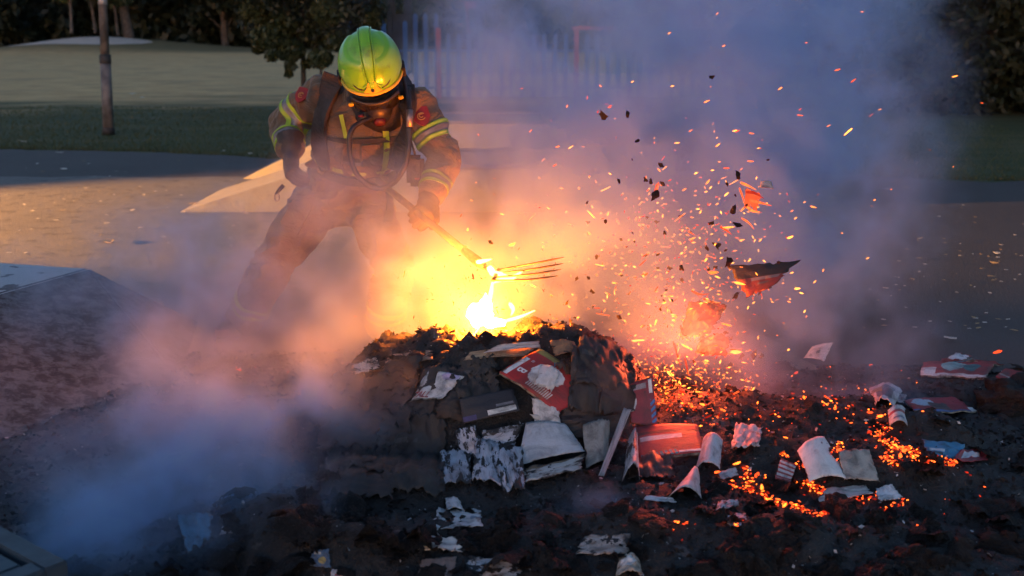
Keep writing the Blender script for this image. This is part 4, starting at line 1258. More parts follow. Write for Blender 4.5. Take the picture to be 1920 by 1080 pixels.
M_coal = emit_mat('ember_glow', (1.0, 0.035, 0.015), (1.0, 0.17, 0.016), 0.10, 2.2, 60.0, 2.6)
M_shred = emit_mat('shred_glow', (1.0, 0.05, 0.03), (1.0, 0.15, 0.03), 0.12, 0.8, 40.0)
M_hotpage = emit_mat('glowing_page', (1.0, 0.05, 0.035), (1.0, 0.13, 0.04), 0.015, 0.35, 22.0)

def chip_meshes(mat, name, n=6, flat=.25):
    out = []
    for k in range(n):
        rs = random.Random(k * 7 + 3)
        m = 6
        V = []
        for i in range(m):
            a = 2 * pi * i / m
            V.append((cos(a) * .5 * rs.uniform(.75, 1.1), sin(a) * .18 * rs.uniform(.6, 1.4), flat * .1 * rs.uniform(-.6, 1)))
        V += [(x * .9, y * .9, z - flat * .25) for x, y, z in V]
        Fc = [tuple(range(m)), tuple(range(2 * m - 1, m - 1, -1))] + [(i, m + i, m + (i + 1) % m, (i + 1) % m) for i in range(m)]
        me = bpy.data.meshes.new(name); me.from_pydata(V, [], Fc); me.materials.append(mat); out.append(me)
    return out
SPARK = chip_meshes(M_spark, 'flying_spark')
COAL = chip_meshes(M_coal, 'glowing_ember', 6, .8)
def flake_meshes():
    out = []
    for k in range(7):
        r = random.Random(k + 60)
        m = 11
        V = []
        for i in range(m):
            a = 2 * pi * i / m
            q = r.uniform(.45, 1.15)
            V.append((cos(a) * .5 * q, sin(a) * .26 * q, .16 * cos(a * 2 + k) * q + r.uniform(-.05, .05)))
        V += [(x, y, z - .035) for x, y, z in V]
        V += [(0, 0, .06), (0, 0, .025)]
        Fc = [(i, (i + 1) % m, 2 * m) for i in range(m)] + [(m + (i + 1) % m, m + i, 2 * m + 1) for i in range(m)] + [(i, m + i, m + (i + 1) % m, (i + 1) % m) for i in range(m)]
        me = bpy.data.meshes.new('ash_flake'); me.from_pydata(V, [], Fc); me.materials.append(M_char); out.append(me)
    return out
FLAKE = flake_meshes()

def spark_spots(rs, n):
    """sparks thrown up and to the right of the fire"""
    out = []
    while len(out) < n:
        k = rs.random()
        if k < .56:      # dense fan right of the heap
            t = rs.random() ** 1.2
            px = 1245 + rs.gauss(0, 50 + 62 * t) + 60 * t
            py = 770 - 400 * t + rs.gauss(0, 38)
        elif k < .70:    # low glowing spray
            px = rs.uniform(1215, 1420); py = rs.gauss(735, 45)
        elif k < .89:    # wide field
            px = rs.gauss(1210, 150); py = rs.gauss(500, 150)
        else:            # around the fire
            px = rs.gauss(900, 95); py = rs.gauss(560, 65)
        if not (640 < px < 1850 and 10 < py < 800): continue
        if px < 1180 and py > 640: continue
        if 480 < px < 860 and py < 470: continue
        Y = rs.uniform(4.2, 5.1) if py > 560 else rs.uniform(4.3, 5.3)
        out.append((px, py, Y))
    return out
rs = random.Random(77)
singles = [(1590, 247, 4.7, .055), (1407, 302, 4.8, .045), (1790, 143, 4.9, .03), (1841, 193, 5, .016), (1743, 281, 5, .014), (1570, 131, 4.9, .03), (1600, 151, 4.9, .03), (1616, 22, 5, .018), (1512, 80, 4.9, .016), (1357, 86, 4.8, .018), (1345, 25, 4.8, .016), (1255, 62, 4.8, .015), (1186, 153, 4.8, .016), (1500, 216, 4.8, .03), (1553, 236, 4.8, .022), (1525, 388, 4.8, .03), (1633, 216, 4.9, .03), (1650, 205, 4.9, .02), (1325, 190, 4.8, .03), (1378, 245, 4.8, .028), (1409, 250, 4.8, .028), (1363, 315, 4.8, .034), (1346, 272, 4.8, .03), (1295, 245, 4.8, .02), (1246, 315, 4.7, .03), (1243, 297, 4.7, .03), (1269, 268, 4.7, .03), (1145, 198, 4.8, .022), (1137, 195, 4.8, .02), (1070, 276, 4.7, .025), (1045, 275, 4.7, .024), (1018, 300, 4.7, .02), (995, 245, 4.8, .02), (1040, 310, 4.7, .024), (927, 335, 4.7, .012), (1500, 205, 4.8, .02), (1640, 375, 4.8, .012), (1671, 355, 4.8, .012), (1495, 541, 4.7, .03), (1627, 484, 5.0, .02), (1380, 660, 4.5, .06), (997, 408, 4.7, .05), (1310, 735, 4.3, .06), (1870, 660, 4.7, .05)]
for px, py, Y, s in singles:
    o = bpy.data.objects.new('flying_spark', rs.choice(SPARK))
    o.location = aty(px, py, Y); o.scale = (s, s, s * .6)
    o.rotation_euler = (rs.uniform(-.6, .6), rs.uniform(-.9, .2) , rs.uniform(-.5, .5))
    COL.objects.link(o); tag(o, 'glowing orange spark of burning paper flying through the smoke', 'spark', 'sparks flying off the fire')
for px, py, Y in spark_spots(rs, 245):
    o = bpy.data.objects.new('flying_spark', rs.choice(SPARK))
    s = min(.075, .010 + rs.lognormvariate(-4.35, .75))
    o.location = aty(px, py, Y); o.scale = (s, s * rs.uniform(.5, 1.2), s * .6)
    # the long side points away from the fire, give or take
    o.rotation_euler = (rs.uniform(-.7, .7), -math.atan2(560 - py + rs.gauss(0, 160), px - 950 + rs.gauss(0, 200)), rs.uniform(-.7, .7))
    COL.objects.link(o); tag(o, 'glowing orange spark of burning paper flying through the smoke', 'spark', 'sparks flying off the fire')
def tiny_sparks():
    V, Fc = [], []
    for px, py, Y in spark_spots(rs, 1700):
        c = aty(px, py, Y); s = rs.uniform(.002, .011)
        a = Vector((rs.gauss(0, 1), rs.gauss(0, .5), rs.gauss(0, 1))).normalized(); b = a.orthogonal().normalized(); d = a.cross(b)
        k = len(V)
        V += [c + a * s, c + b * s * .3, c - a * s, c - b * s * .3, c + d * s * .3, c - d * s * .3]
        Fc += [(k, k + 1, k + 4), (k + 1, k + 2, k + 4), (k + 2, k + 3, k + 4), (k + 3, k, k + 4), (k + 1, k, k + 5), (k + 2, k + 1, k + 5), (k + 3, k + 2, k + 5), (k, k + 3, k + 5)]
    tag(mesh_obj('fine_sparks', V, Fc, M_spark), 'fine spray of tiny sparks in the smoke', 'sparks', kind='stuff')
tiny_sparks()

# glowing embers in the ash
def ember_spots(rs, n):
    cl = [(1262, 740, 24, 22, 2.0), (1300, 762, 40, 18, 1.6), (1345, 790, 40, 16, .7), (1470, 770, 110, 40, 1.3), (1505, 905, 16, 12, 1.0), (1400, 905, 40, 18, .9), (1650, 800, 18, 22, .6), (1390, 990, 10, 8, .5), (1400, 1020, 7, 7, .4), (1700, 700, 70, 20, .3), (1600, 740, 60, 20, .8), (1390, 730, 60, 40, 1.0), (460, 705, 60, 12, .2), (1570, 848, 10, 9, .5), (1780, 935, 60, 60, .25), (1280, 985, 12, 8, .2), (1870, 665, 9, 11, .4), (1270, 980, 40, 20, .12)]
    # burning edges: embers strung along lines
    ln = [((1440, 945), (1490, 950), 5, 1.2), ((1490, 950), (1535, 972), 5, 1.2), ((1535, 965), (1590, 945), 6, 1.3), ((1590, 945), (1650, 932), 5, .9), ((1495, 875), (1512, 905), 6, 1.4), ((1512, 905), (1538, 925), 6, 1.2), ((1462, 852), (1492, 872), 4, .9), ((1640, 822), (1665, 800), 7, .8), ((1655, 830), (1700, 850), 9, 2.2), ((1700, 850), (1745, 866), 8, 1.8), ((1655, 860), (1690, 872), 7, 1.0), ((1750, 850), (1785, 872), 5, 1.0), ((1400, 880), (1410, 925), 5, .8), ((1410, 920), (1450, 940), 5, .8), ((1355, 910), (1400, 920), 4, .5), ((1570, 835), (1578, 860), 4, .6), ((1650, 960), (1700, 940), 4, .5), ((1545, 745), (1600, 790), 8, .6), ((1380, 985), (1398, 1000), 3, .5), ((1392, 1010), (1405, 1030), 3, .5)]
    for a, b, j, wt in ln:
        for k in range(7):
            t = (k + .5) / 7
            cl.append((a[0] * (1 - t) + b[0] * t, a[1] * (1 - t) + b[1] * t, j * 1.3, j * .8, wt / 7 * 1.4))
    w = [c[4] for c in cl]
    out = []
    for i in range(n):
        c = rs.choices(cl, w)[0]
        out.append((rs.gauss(c[0], c[2] * .8), rs.gauss(c[1], c[3] * .8)))
    return out
for px, py in ember_spots(rs, 250):
    p = hit(px, py, .008)
    if p.y > 6: continue
    s = rs.uniform(.010, .034)
    o = bpy.data.objects.new('glowing_ember', rs.choice(COAL))
    o.location = p; o.scale = (s, s * rs.uniform(.6, 1.6), s * .8)
    o.rotation_euler = (rs.uniform(-.5, .5), rs.uniform(-.5, .5), rs.uniform(0, 6.28))
    COL.objects.link(o); tag(o, 'glowing red ember lying among the burnt paper', 'ember', 'embers glowing in the ash')
def tiny_embers():
    V, Fc = [], []
    for px, py in ember_spots(rs, 1100):
        c = hit(px, py, .007); s = rs.uniform(.0025, .008)
        if c.y > 6: continue
        a = Vector((rs.gauss(0, 1), rs.gauss(0, 1), rs.gauss(0, .3))).normalized(); b = a.orthogonal().normalized(); d = a.cross(b)
        k = len(V)
        V += [c + a * s, c + b * s * .5, c - a * s, c - b * s * .5, c + d * s * .5, c - d * s * .5]
        Fc += [(k, k + 1, k + 4), (k + 1, k + 2, k + 4), (k + 2, k + 3, k + 4), (k + 3, k, k + 4), (k + 1, k, k + 5), (k + 2, k + 1, k + 5), (k + 3, k + 2, k + 5), (k, k + 3, k + 5)]
    tag(mesh_obj('fine_embers', V, Fc, M_coal), 'scatter of tiny glowing embers in the ash', 'embers', kind='stuff')
tiny_embers()

# black flakes carried up
fl_spots = [(1131, 215, 4.7, .05), (1176, 215, 4.7, .04), (1383, 330, 4.7, .05), (1228, 366, 4.6, .06), (1375, 393, 4.6, .055), (1344, 460, 4.6, .05), (1383, 420, 4.6, .05), (1210, 337, 4.7, .03), (1335, 145, 4.8, .03), (1160, 340, 4.7, .03), (1363, 345, 4.7, .025), (1440, 300, 4.8, .02), (920, 455, 4.6, .03), (1365, 492, 4.5, .05), (1220, 340, 4.7, .035), (1325, 465, 4.6, .03), (1380, 555, 4.6, .04), (1390, 668, 4.6, .035), (1415, 665, 4.6, .05), (1333, 418, 4.6, .03)]
for i in range(60):
    fl_spots.append((rs.gauss(1230, 90), rs.gauss(520, 110), rs.uniform(4.4, 5.0), rs.uniform(.012, .035)))
for px, py, Y, s in fl_spots:
    o = bpy.data.objects.new('ash_flake', rs.choice(FLAKE))
    o.location = aty(px, py, Y); o.scale = (s, s * 1.4, s * .8)
    o.rotation_euler = (rs.uniform(0.4, 2.2), rs.uniform(-1.4, 1.4), rs.uniform(-.5, .5))
    COL.objects.link(o); tag(o, 'black flake of burnt paper drifting in the smoke', 'ash flake', 'black flakes in the air')

# burning pages thrown up by the fork
paper('red glowing page whirling above the embers', [(1394, 392, 4.62), (1420, 400, 4.60), (1430, 368, 4.62), (1396, 348, 4.66)], M_hotpage, 'page', 'glowing_page', crumple=.3, seed=3.3, ragged=.34, curl=.2, nu=24, nv=24)
for pts, w in [([(1388, 342), (1402, 348), (1418, 356)], .011), ([(1398, 360), (1415, 362), (1432, 372)], .013), ([(1405, 376), (1425, 380), (1447, 386)], .012), ([(1400, 388), (1412, 396), (1428, 398)], .012), ([(1386, 352), (1392, 368), (1396, 384)], .010), ([(1392, 410), (1404, 418), (1414, 430)], .008), ([(1350, 425), (1362, 432), (1372, 440)], .010), ([(1262, 640), (1268, 660), (1276, 690)], .009), ([(1276, 610), (1282, 628), (1296, 640)], .010), ([(1318, 560), (1334, 566), (1352, 568)], .010), ([(1296, 545), (1312, 552), (1330, 551)], .010), ([(1284, 672), (1288, 690), (1290, 704)], .009), ([(1366, 664), (1376, 658), (1392, 654)], .012), ([(1300, 735), (1312, 742), (1322, 738)], .022), ([(1318, 604), (1326, 612), (1334, 622)], .010)]:
    o = tongue('glowing_shred', [aty(q[0], q[1], 4.55 + .01 * k) for k, q in enumerate(pts)], w * .55, M_shred, None)
    tag(o, 'long red glowing shred of paper torn loose in the spark spray', 'paper shred', 'glowing shreds in the sparks')
paper('small white page end flying beside the red glowing page', [(1424, 352, 4.70), (1452, 356, 4.70), (1446, 338, 4.72), (1426, 340, 4.72)], PM('fly_w', (.42, .38, .40), [], .2, .8, 2.6), crumple=.1, seed=4.1, ragged=.1, curl=.1)
paper('burnt magazine in mid-air, black above and red below', [(1398, 560, 4.55), (1446, 540, 4.50), (1504, 486, 4.60), (1362, 498, 4.62)], PM('fly_mag', (.16, .03, .03), [('rect', 0, .55, 1, 1, (.012, .012, .013)), ('rect', .30, .44, .86, .54, (.17, .16, .17)), ('rect', .45, .30, .70, .36, (.10, .10, .11))], .12, 1.2, 4.4), 'magazine', 'magazine', crumple=.10, seed=5.9, ragged=.17, block=.010, curl=.06)
M_lit = PM('fly_glow_orange', (.22, .06, .035), [], .30, .6, 6.1)  # orange fire glow on these pages is put into the base colour
paper('page coloured with an orange glow, tumbling in the sparks above the ember bed', [(1272, 640, 4.58), (1330, 632, 4.55), (1366, 572, 4.62), (1290, 562, 4.66)], M_lit, crumple=.20, seed=6.2, ragged=.16, curl=.14)
paper('second tumbling page just above the ember bed, curled, an orange glow in its colour', [(1300, 672, 4.50), (1362, 672, 4.48), (1376, 630, 4.56), (1310, 632, 4.58)], M_lit, crumple=.22, seed=7.5, ragged=.18, curl=.18)
paper('curled glowing page edge burning at the right of the crest', [(1048, 655, 4.32), (1078, 662, 4.30), (1072, 648, 4.36), (1040, 640, 4.38)], M_hotpage, 'page', 'glowing_page', crumple=.08, seed=8.2, ragged=.1, curl=.2)

# the glow that the bed of embers throws on the smoke above it
gb = hit(1280, 752)
gl_d = bpy.data.lights.new('ember_glow', 'POINT')
gl_d.energy = 12.0
gl_d.color = (1.0, 0.10, 0.03)
gl_d.shadow_soft_size = 0.10
gl = bpy.data.objects.new('ember_glow', gl_d)
gl.location = gb + Vector((0.03, 0.22, 0.14))
COL.objects.link(gl)
# ================================================================ the firefighter
def m_gear(g, p, tc):
    v = tc['Object']
    n = g.noise(v, 5.0, 5.0, 0.6)
    soot = g.step(g.noise(v, 3.0, 4.0, 0.6), 0.50, 0.68)
    c = g.mix(n, (0.150, 0.110, 0.066), (0.085, 0.062, 0.040))
    c = g.mix(g.m('MULTIPLY', soot, 0.7), c, (0.035, 0.028, 0.024))
    weave = g.noise(v, 260.0, 2.0)
    folds = g.noise(g.v('MULTIPLY', v, (1.0, 1.0, 1.6)), 9.0, 4.0, 0.55, 1.2)
    setc(g, p, 'Base Color', c); setc(g, p, 'Roughness', 0.85)
    setc(g, p, 'Sheen Weight', 0.15)
    b1 = g.bump(folds, 0.9, 0.035)
    nb = g.n('ShaderNodeBump', {'Height': weave, 'Strength': 0.25, 'Distance': 0.003, 'Normal': b1})
    g.nt.links.new(nb.outputs[0], p.inputs['Normal'])
M_gear = material('turnout_fabric', m_gear)
M_blackfab = plain('black_fabric', (0.014, 0.013, 0.014), (0.03, 0.028, 0.03), 14, 0.75, 0.6, 60)
M_rubber = plain('black_rubber', (0.012, 0.012, 0.013), (0.022, 0.022, 0.024), 20, 0.42, 0.15, 50)
M_glove = plain('glove_leather', (0.035, 0.028, 0.026), (0.016, 0.014, 0.014), 18, 0.6, 0.7, 40)
M_hivis = plain('hivis_tape', (0.32, 0.52, 0.025), (0.20, 0.34, 0.025), 10, 0.5, 0.2, 60)
M_silver = plain('silver_tape', (0.20, 0.205, 0.21), (0.12, 0.125, 0.13), 14, 0.4, 0.2, 80, metal=0.3)
def m_helmet(g, p, tc):
    v = tc['Object']
    n = g.noise(v, 9.0, 5.0, 0.6); sc = g.noise(g.v('MULTIPLY', v, (1, 1, 4)), 40.0, 3.0)
    c = g.mix(g.noise(v, 4.0, 3.0), (0.115, 0.40, 0.012), (0.17, 0.46, 0.016))
    c = g.mix(g.m('MULTIPLY', g.step(n, 0.56, 0.72), 0.65), c, (0.07, 0.13, 0.02))
    c = g.mix(g.m('MULTIPLY', g.step(sc, 0.66, 0.74), 0.5), c, (0.05, 0.07, 0.03))
    setc(g, p, 'Base Color', c); setc(g, p, 'Roughness', g.m('ADD', 0.20, g.m('MULTIPLY', n, 0.25)))
    setc(g, p, 'Coat Weight', 0.5); setc(g, p, 'Coat Roughness', 0.12)
M_helm = material('helmet_shell', m_helmet)
M_emblem = plain('helmet_gold', (0.55, 0.42, 0.03), (0.42, 0.30, 0.02), 14, 0.45, 0.1)
M_redp = plain('red_badge', (0.26, 0.014, 0.014), (0.17, 0.01, 0.01), 20, 0.5, 0.2)
M_goldp = plain('gold_thread', (0.55, 0.36, 0.10), None, 20, 0.5, 0.1)
def m_visor(g, p, tc):
    setc(g, p, 'Base Color', (0.012, 0.010, 0.010)); setc(g, p, 'Roughness', 0.12)
    setc(g, p, 'Coat Weight', 0.6); setc(g, p, 'Coat Roughness', 0.05)
M_visor = material('mask_lens', m_visor)

PERSON = empty('person', (aty(640, 600, 5.75).x, 5.75, 0.0), 'firefighter in tan turnout gear and green helmet bending over the fire with a fork', 'person')

# --- joints, read off the photograph; depth follows the pose
J = dict(
    pelvis=aty(640, 372, 5.86), waist=aty(655, 318, 5.78), chest=aty(682, 232, 5.60), collar=aty(694, 178, 5.50), head=aty(697, 140, 5.36),
    sh_r=aty(598, 178, 5.62), el_r=aty(536, 232, 5.72), wr_r=aty(545, 283, 5.50),
    sh_l=aty(784, 200, 5.54), el_l=aty(833, 292, 5.46), wr_l=aty(806, 372, 5.24),
    hip_r=aty(596, 382, 5.86), kn_r=aty(512, 492, 5.64), an_r=aty(455, 608, 5.84),
    hip_l=aty(688, 388, 5.84), kn_l=aty(738, 500, 5.55), an_l=aty(716, 620, 5.72),
)
def ring_mesh(bm, rings):
    """closed loft through rings of points"""
    R_ = [[bm.verts.new(p) for p in r] for r in rings]
    n = len(R_[0])
    for a, b in zip(R_, R_[1:]):
        for k in range(n):
            bm.faces.new((a[k], a[(k + 1) % n], b[(k + 1) % n], b[k]))
    bm.faces.new(list(reversed(R_[0]))); bm.faces.new(R_[-1])
def limb_rings(pts, radii, wide=None, seg=16, squash=1.0):
    out = []
    ref = Vector(wide) if wide is not None else None
    for i, p in enumerate(pts):
        t = (pts[min(i + 1, len(pts) - 1)] - pts[max(i - 1, 0)]).normalized()
        if ref is None: ref = Vector((1, 0, 0)) if abs(t.x) < 0.8 else Vector((0, 1, 0))
        a = (ref - t * ref.dot(t)).normalized(); b = t.cross(a).normalized()
        r = radii[i]; rx, ry = (r if hasattr(r, '__len__') else (r, r * squash))
        out.append([p + a * cos(2 * pi * k / seg) * rx + b * sin(2 * pi * k / seg) * ry for k in range(seg)])
    return out
def lerp(a, b, t): return a * (1 - t) + b * t
def build_body():
    bm = bmesh.new()
    across = (J['sh_l'] - J['sh_r']).normalized()
    hips = (J['hip_l'] - J['hip_r']).normalized()
    # trunk: seat, waist, chest, shoulders, neck
    down = (J['pelvis'] - J['waist']).normalized()
    tr = [J['pelvis'] + down * 0.11, J['pelvis'], lerp(J['pelvis'], J['waist'], .5), J['waist'], lerp(J['waist'], J['chest'], .5), J['chest'], lerp(J['chest'], J['collar'], .55), J['collar'], J['head']]
    rr = [(.115, .10), (.195, .15), (.20, .155), (.195, .155), (.215, .165), (.235, .165), (.205, .13), (.10, .095), (.085, .10)]
    ring_mesh(bm, limb_rings(tr, rr, lerp(hips, across, .5), 20))
    for s in 'rl':
        a, e, w = J['sh_' + s], J['el_' + s], J['wr_' + s]
        inn = lerp(a, J['chest'], .35)
        ring_mesh(bm, limb_rings([inn, a, lerp(a, e, .35), lerp(a, e, .75), e, lerp(e, w, .3), lerp(e, w, .75), w], [.095, .102, .092, .082, .080, .078, .070, .066]))
        h, k, n = J['hip_' + s], J['kn_' + s], J['an_' + s]
        top = lerp(h, J['pelvis'], .5) + Vector((0, 0, .03))
        ring_mesh(bm, limb_rings([top, h, lerp(h, k, .35), lerp(h, k, .75), k, lerp(k, n, .25), lerp(k, n, .65), n + (k - n) * .04], [.115, .135, .125, .108, .102, .105, .098, .100]))
    # collar turned up round the neck
    ring_mesh(bm, limb_rings([lerp(J['chest'], J['collar'], .75), J['collar'], lerp(J['collar'], J['head'], .25)], [.13, .118, .105], across))
    me = bpy.data.meshes.new('turnout_suit'); bm.to_mesh(me); bm.free()
    o = bpy.data.objects.new('turnout_suit', me); COL.objects.link(o)
    md = o.modifiers.new('r', 'REMESH'); md.mode = 'VOXEL'; md.voxel_size = 0.0125
    sm = o.modifiers.new('s', 'SMOOTH'); sm.iterations = 9; sm.factor = 0.5
    dg = bpy.context.evaluated_depsgraph_get()
    m2 = bpy.data.meshes.new_from_object(o.evaluated_get(dg))
    bpy.data.objects.remove(o)
    # folds: cloth bunches at elbows, knees, waist and hems
    bends = [(J['el_r'], .16, 1), (J['el_l'], .16, 1), (J['kn_r'], .2, .8), (J['kn_l'], .2, .8), (J['waist'], .25, .8), (J['hip_r'], .22, .8), (J['hip_l'], .22, .8), (J['an_r'], .2, 1), (J['an_l'], .2, 1), (J['sh_r'], .16, .7), (J['sh_l'], .16, .7)]
    me = m2
    me.update()
    NR = [v.normal.copy() for v in me.vertices]
    CO = [v.co.copy() for v in me.vertices]
    OUT = []
    for p, nr in zip(CO, NR):
        k = .35
        for c, r, s in bends: k += s * exp(-((p - c).length / r) ** 2)
        q = Vector((p.x * 6.5, p.y * 6.5, p.z * 10))
        ridge = 1 - 2 * abs(mn.noise(q + Vector((mn.noise(p * 5), 0, mn.noise(p * 4 + Vector((4, 4, 4))))) * 1.2))
        d = .021 * k * (ridge - .35) + .010 * mn.noise(p * 4.0) + .004 * k * mn.noise(p * 22)
        OUT.extend(p + nr * d)
    me.vertices.foreach_set('co', OUT)
    me.polygons.foreach_set('use_smooth', [True] * len(me.polygons))
    me.materials.clear(); me.materials.append(M_gear)
    me.update()
    o = bpy.data.objects.new('turnout_suit', me)
    link(o, PERSON)
    return o
SUIT = build_body()
BVH = BVHTree.FromPolygons([v.co.copy() for v in SUIT.data.vertices], [tuple(p.vertices) for p in SUIT.data.polygons])

def band(name, p, axis, width, mat, parent, off=0.004, seg=40, rmax=.35, tilt=0.0):
    """tape sewn round a limb: follows the cloth"""
    axis = axis.normalized(); a = axis.orthogonal().normalized(); b = axis.cross(a)
    rows = []
    for j in (-.5, -.17, .17, .5):
        c = p + axis * (width * j)
        row = []
        last = .08
        for k in range(seg):
            an = 2 * pi * k / seg
            d = a * cos(an) + b * sin(an)
            loc, nor, idx, dist = BVH.ray_cast(c, d, rmax)
            r = dist if dist is not None else last
            last = r
            row.append(r)
        # soften
        row = [(row[k - 1] + row[k] * 2 + row[(k + 1) % seg]) / 4 for k in range(seg)]
        rows.append([c + (a * cos(2 * pi * k / seg) + b * sin(2 * pi * k / seg)) * (row[k] + off) for k in range(seg)])
    V = [q for r in rows for q in r]
    Fc = [(j * seg + k, j * seg + (k + 1) % seg, (j + 1) * seg + (k + 1) % seg, (j + 1) * seg + k) for j in range(3) for k in range(seg)]
    n = len(V)
    inner = []
    for r, j in zip(rows, (-.5, -.17, .17, .5)):
        c = p + axis * (width * j)
        inner += [q + (c - q).normalized() * .006 for q in r]
    V += inner
    Fc += [tuple(n + i for i in reversed(f)) for f in Fc[:]]
    for j in (0, 3):
        Fc += [(j * seg + k, n + j * seg + k, n + j * seg + (k + 1) % seg, j * seg + (k + 1) % seg) for k in range(seg)]
    return mesh_obj(name, V, Fc, mat, parent, True)
def tape(p, axis, parent, w=.016, gap=.026):
    """yellow - silver - yellow reflective tape"""
    ax = axis.normalized()
    band('silver_tape', p, ax, gap + .004, M_silver, parent, .0035)
    band('yellow_tape', p + ax * gap, ax, w * 1.25, M_hivis, parent, .0045)
    band('yellow_tape', p - ax * gap, ax, w * 1.25, M_hivis, parent, .0045)
for s in 'rl':
    a, e, w = J['sh_' + s], J['el_' + s], J['wr_' + s]
    tape(lerp(a, e, .58), e - a, PERSON)
    tape(lerp(e, w, .70), w - e, PERSON, .013, .022)
    k, n = J['kn_' + s], J['an_' + s]
    tape(lerp(k, n, .66), n - k, PERSON)

def on_suit(px, py, off=.006, dflt=5.5):
    d = ray(px, py)
    loc, nor, idx, dist = BVH.ray_cast(EYE, d.normalized(), 12)
    if loc is None: return aty(px, py, dflt), Vector((0, -1, 0))
    return loc + nor * off, nor
def strap(name, pix, width, mat, parent=PERSON, thick=.006, off=.010):
    """webbing that follows the chest through pixels of the photograph"""
    pts = [on_suit(px, py, off) for px, py in pix]
    # densify
    P = spline([p for p, n in pts], 6)
    Nn = spline([n for p, n in pts], 6)
    V, Fc = [], []
    for i, p in enumerate(P):
        t = (P[min(i + 1, len(P) - 1)] - P[max(i - 1, 0)]).normalized()
        n = Nn[i].normalized(); s = t.cross(n).normalized(); n = s.cross(t)
        for (sx, sn) in ((-.5, 0), (.5, 0), (.5, 1), (-.5, 1)):
            V.append(p + s * (sx * width) + n * (sn * thick))
    for i in range(len(P) - 1):
        for k in range(4):
            Fc.append((i * 4 + k, i * 4 + (k + 1) % 4, (i + 1) * 4 + (k + 1) % 4, (i + 1) * 4 + k))
    m = (len(P) - 1) * 4
    Fc += [(3, 2, 1, 0), (m, m + 1, m + 2, m + 3)]
    return mesh_obj(name, V, Fc, mat, parent, False)
# breathing-apparatus harness
strap('shoulder_strap', [(628, 140), (618, 180), (606, 225), (604, 270), (612, 310)], .105, M_blackfab, thick=.016)
strap('shoulder_strap', [(762, 165), (768, 200), (766, 245), (752, 290), (742, 320)], .085, M_blackfab, thick=.016)
strap('chest_strap', [(612, 258), (650, 262), (700, 262), (752, 258)], .026, M_blackfab)
strap('waist_belt', [(578, 302), (610, 322), (655, 336), (700, 338), (748, 326)], .050, M_blackfab, thick=.012)
strap('hanging_strap', [(722, 330), (726, 360), (728, 395), (726, 420)], .045, M_blackfab)
strap('chest_tape', [(590, 300), (630, 318), (672, 326), (710, 322), (745, 306)], .020, M_hivis, thick=.002, off=.006)
strap('chest_tape', [(594, 284), (632, 300), (672, 307), (712, 303), (748, 288)], .018, M_silver, thick=.002, off=.006)
strap('chest_tape', [(640, 215), (646, 240), (650, 262)], .020, M_hivis, thick=.002, off=.006)
strap('zip_flap', [(722, 240), (724, 270), (722, 300), (716, 325)], .030, M_hivis, thick=.002, off=.006)
def chest_pocket(pix, name):
    pts = [on_suit(px, py, .004) for px, py in pix]
    n = sum((q[1] for q in pts), Vector()).normalized()
    V = [q[0] for q in pts]; m = len(V)
    V2 = V + [p + n * .014 for p in V]
    Fc = [tuple(range(m, 2 * m)), tuple(reversed(range(m)))] + [(i, (i + 1) % m, m + (i + 1) % m, m + i) for i in range(m)]
    return mesh_obj(name, V2, Fc, M_gear, PERSON, False)
chest_pocket([(612, 300), (642, 306), (646, 266), (616, 260)], 'chest_pocket')
chest_pocket([(676, 310), (714, 306), (712, 268), (678, 270)], 'chest_pocket')
chest_pocket([(528, 420), (560, 440), (584, 395), (552, 376)], 'thigh_pocket')

# shoulder badges: red shield with gold mark
def badge(px, py, w, h, ang):
    c, n = on_suit(px, py, .006)
    up = Vector((0, 0, 1)); up = (up - n * up.dot(n)).normalized()
    sd = up.cross(n).normalized()
    up, sd = up * cos(ang) + sd * sin(ang), sd * cos(ang) - up * sin(ang)
    shape = [(-.5, .5), (0, .58), (.5, .5), (.5, -.1), (.28, -.42), (0, -.58), (-.28, -.42), (-.5, -.1)]
    V = [c + sd * (x * w) + up * (y * h) for x, y in shape]
    m = len(V); V += [p + n * .005 for p in V]
    Fc = [tuple(range(m, 2 * m)), tuple(reversed(range(m)))] + [(i, (i + 1) % m, m + (i + 1) % m, m + i) for i in range(m)]
    b = mesh_obj('shoulder_badge', V, Fc, M_redp, PERSON)
    for r0, off in ((.20, -.02), (.10, .02)):
        pts = [c + n * .0075 + sd * (cos(a) * w * r0 * 1.1) + up * (sin(a) * h * r0 + off * h) for a in [pi * .2 + 1.6 * pi * i / 12 for i in range(13)]]
        tube('badge_mark', pts, w * .028, M_goldp, b, 6)
badge(790, 220, .085, .095, -.3)
badge(566, 180, .060, .075, .35)

# --- head, helmet, breathing mask
HC = J['head'] + Vector((0.0, -0.02, 0.02))
hf = Vector((0.16, -cos(radians(52)), -sin(radians(52)))).normalized()      # where the face points
hu = Vector((-0.02, -sin(radians(52)), cos(radians(52))))
hu = (hu - hf * hu.dot(hf)).normalized()
hr = hf.cross(hu).normalized()
def HP(x, y, z): return HC + hr * x + hf * y + hu * z     # right, forward, up in the head's frame
def head_mesh(name, fn, nu, nv, mat, parent, smooth=True, close=True):
    V = [fn(i / nu, j / nv) for j in range(nv + 1) for i in range(nu)]
    Fc = [(j * nu + i, j * nu + (i + 1) % nu, (j + 1) * nu + (i + 1) % nu, (j + 1) * nu + i) for j in range(nv) for i in range(nu)]
    if close: Fc += [tuple(reversed(range(nu))), tuple(range(nv * nu, nv * nu + nu))]
    return mesh_obj(name, V, Fc, mat, parent, smooth)
def rim_phi(az):                     # az 0 = front; lower at the sides and back
    f = cos(az)
    return radians(88 + 20 * (1 - max(0, f)) if f > 0 else 108 + 8 * (-f))
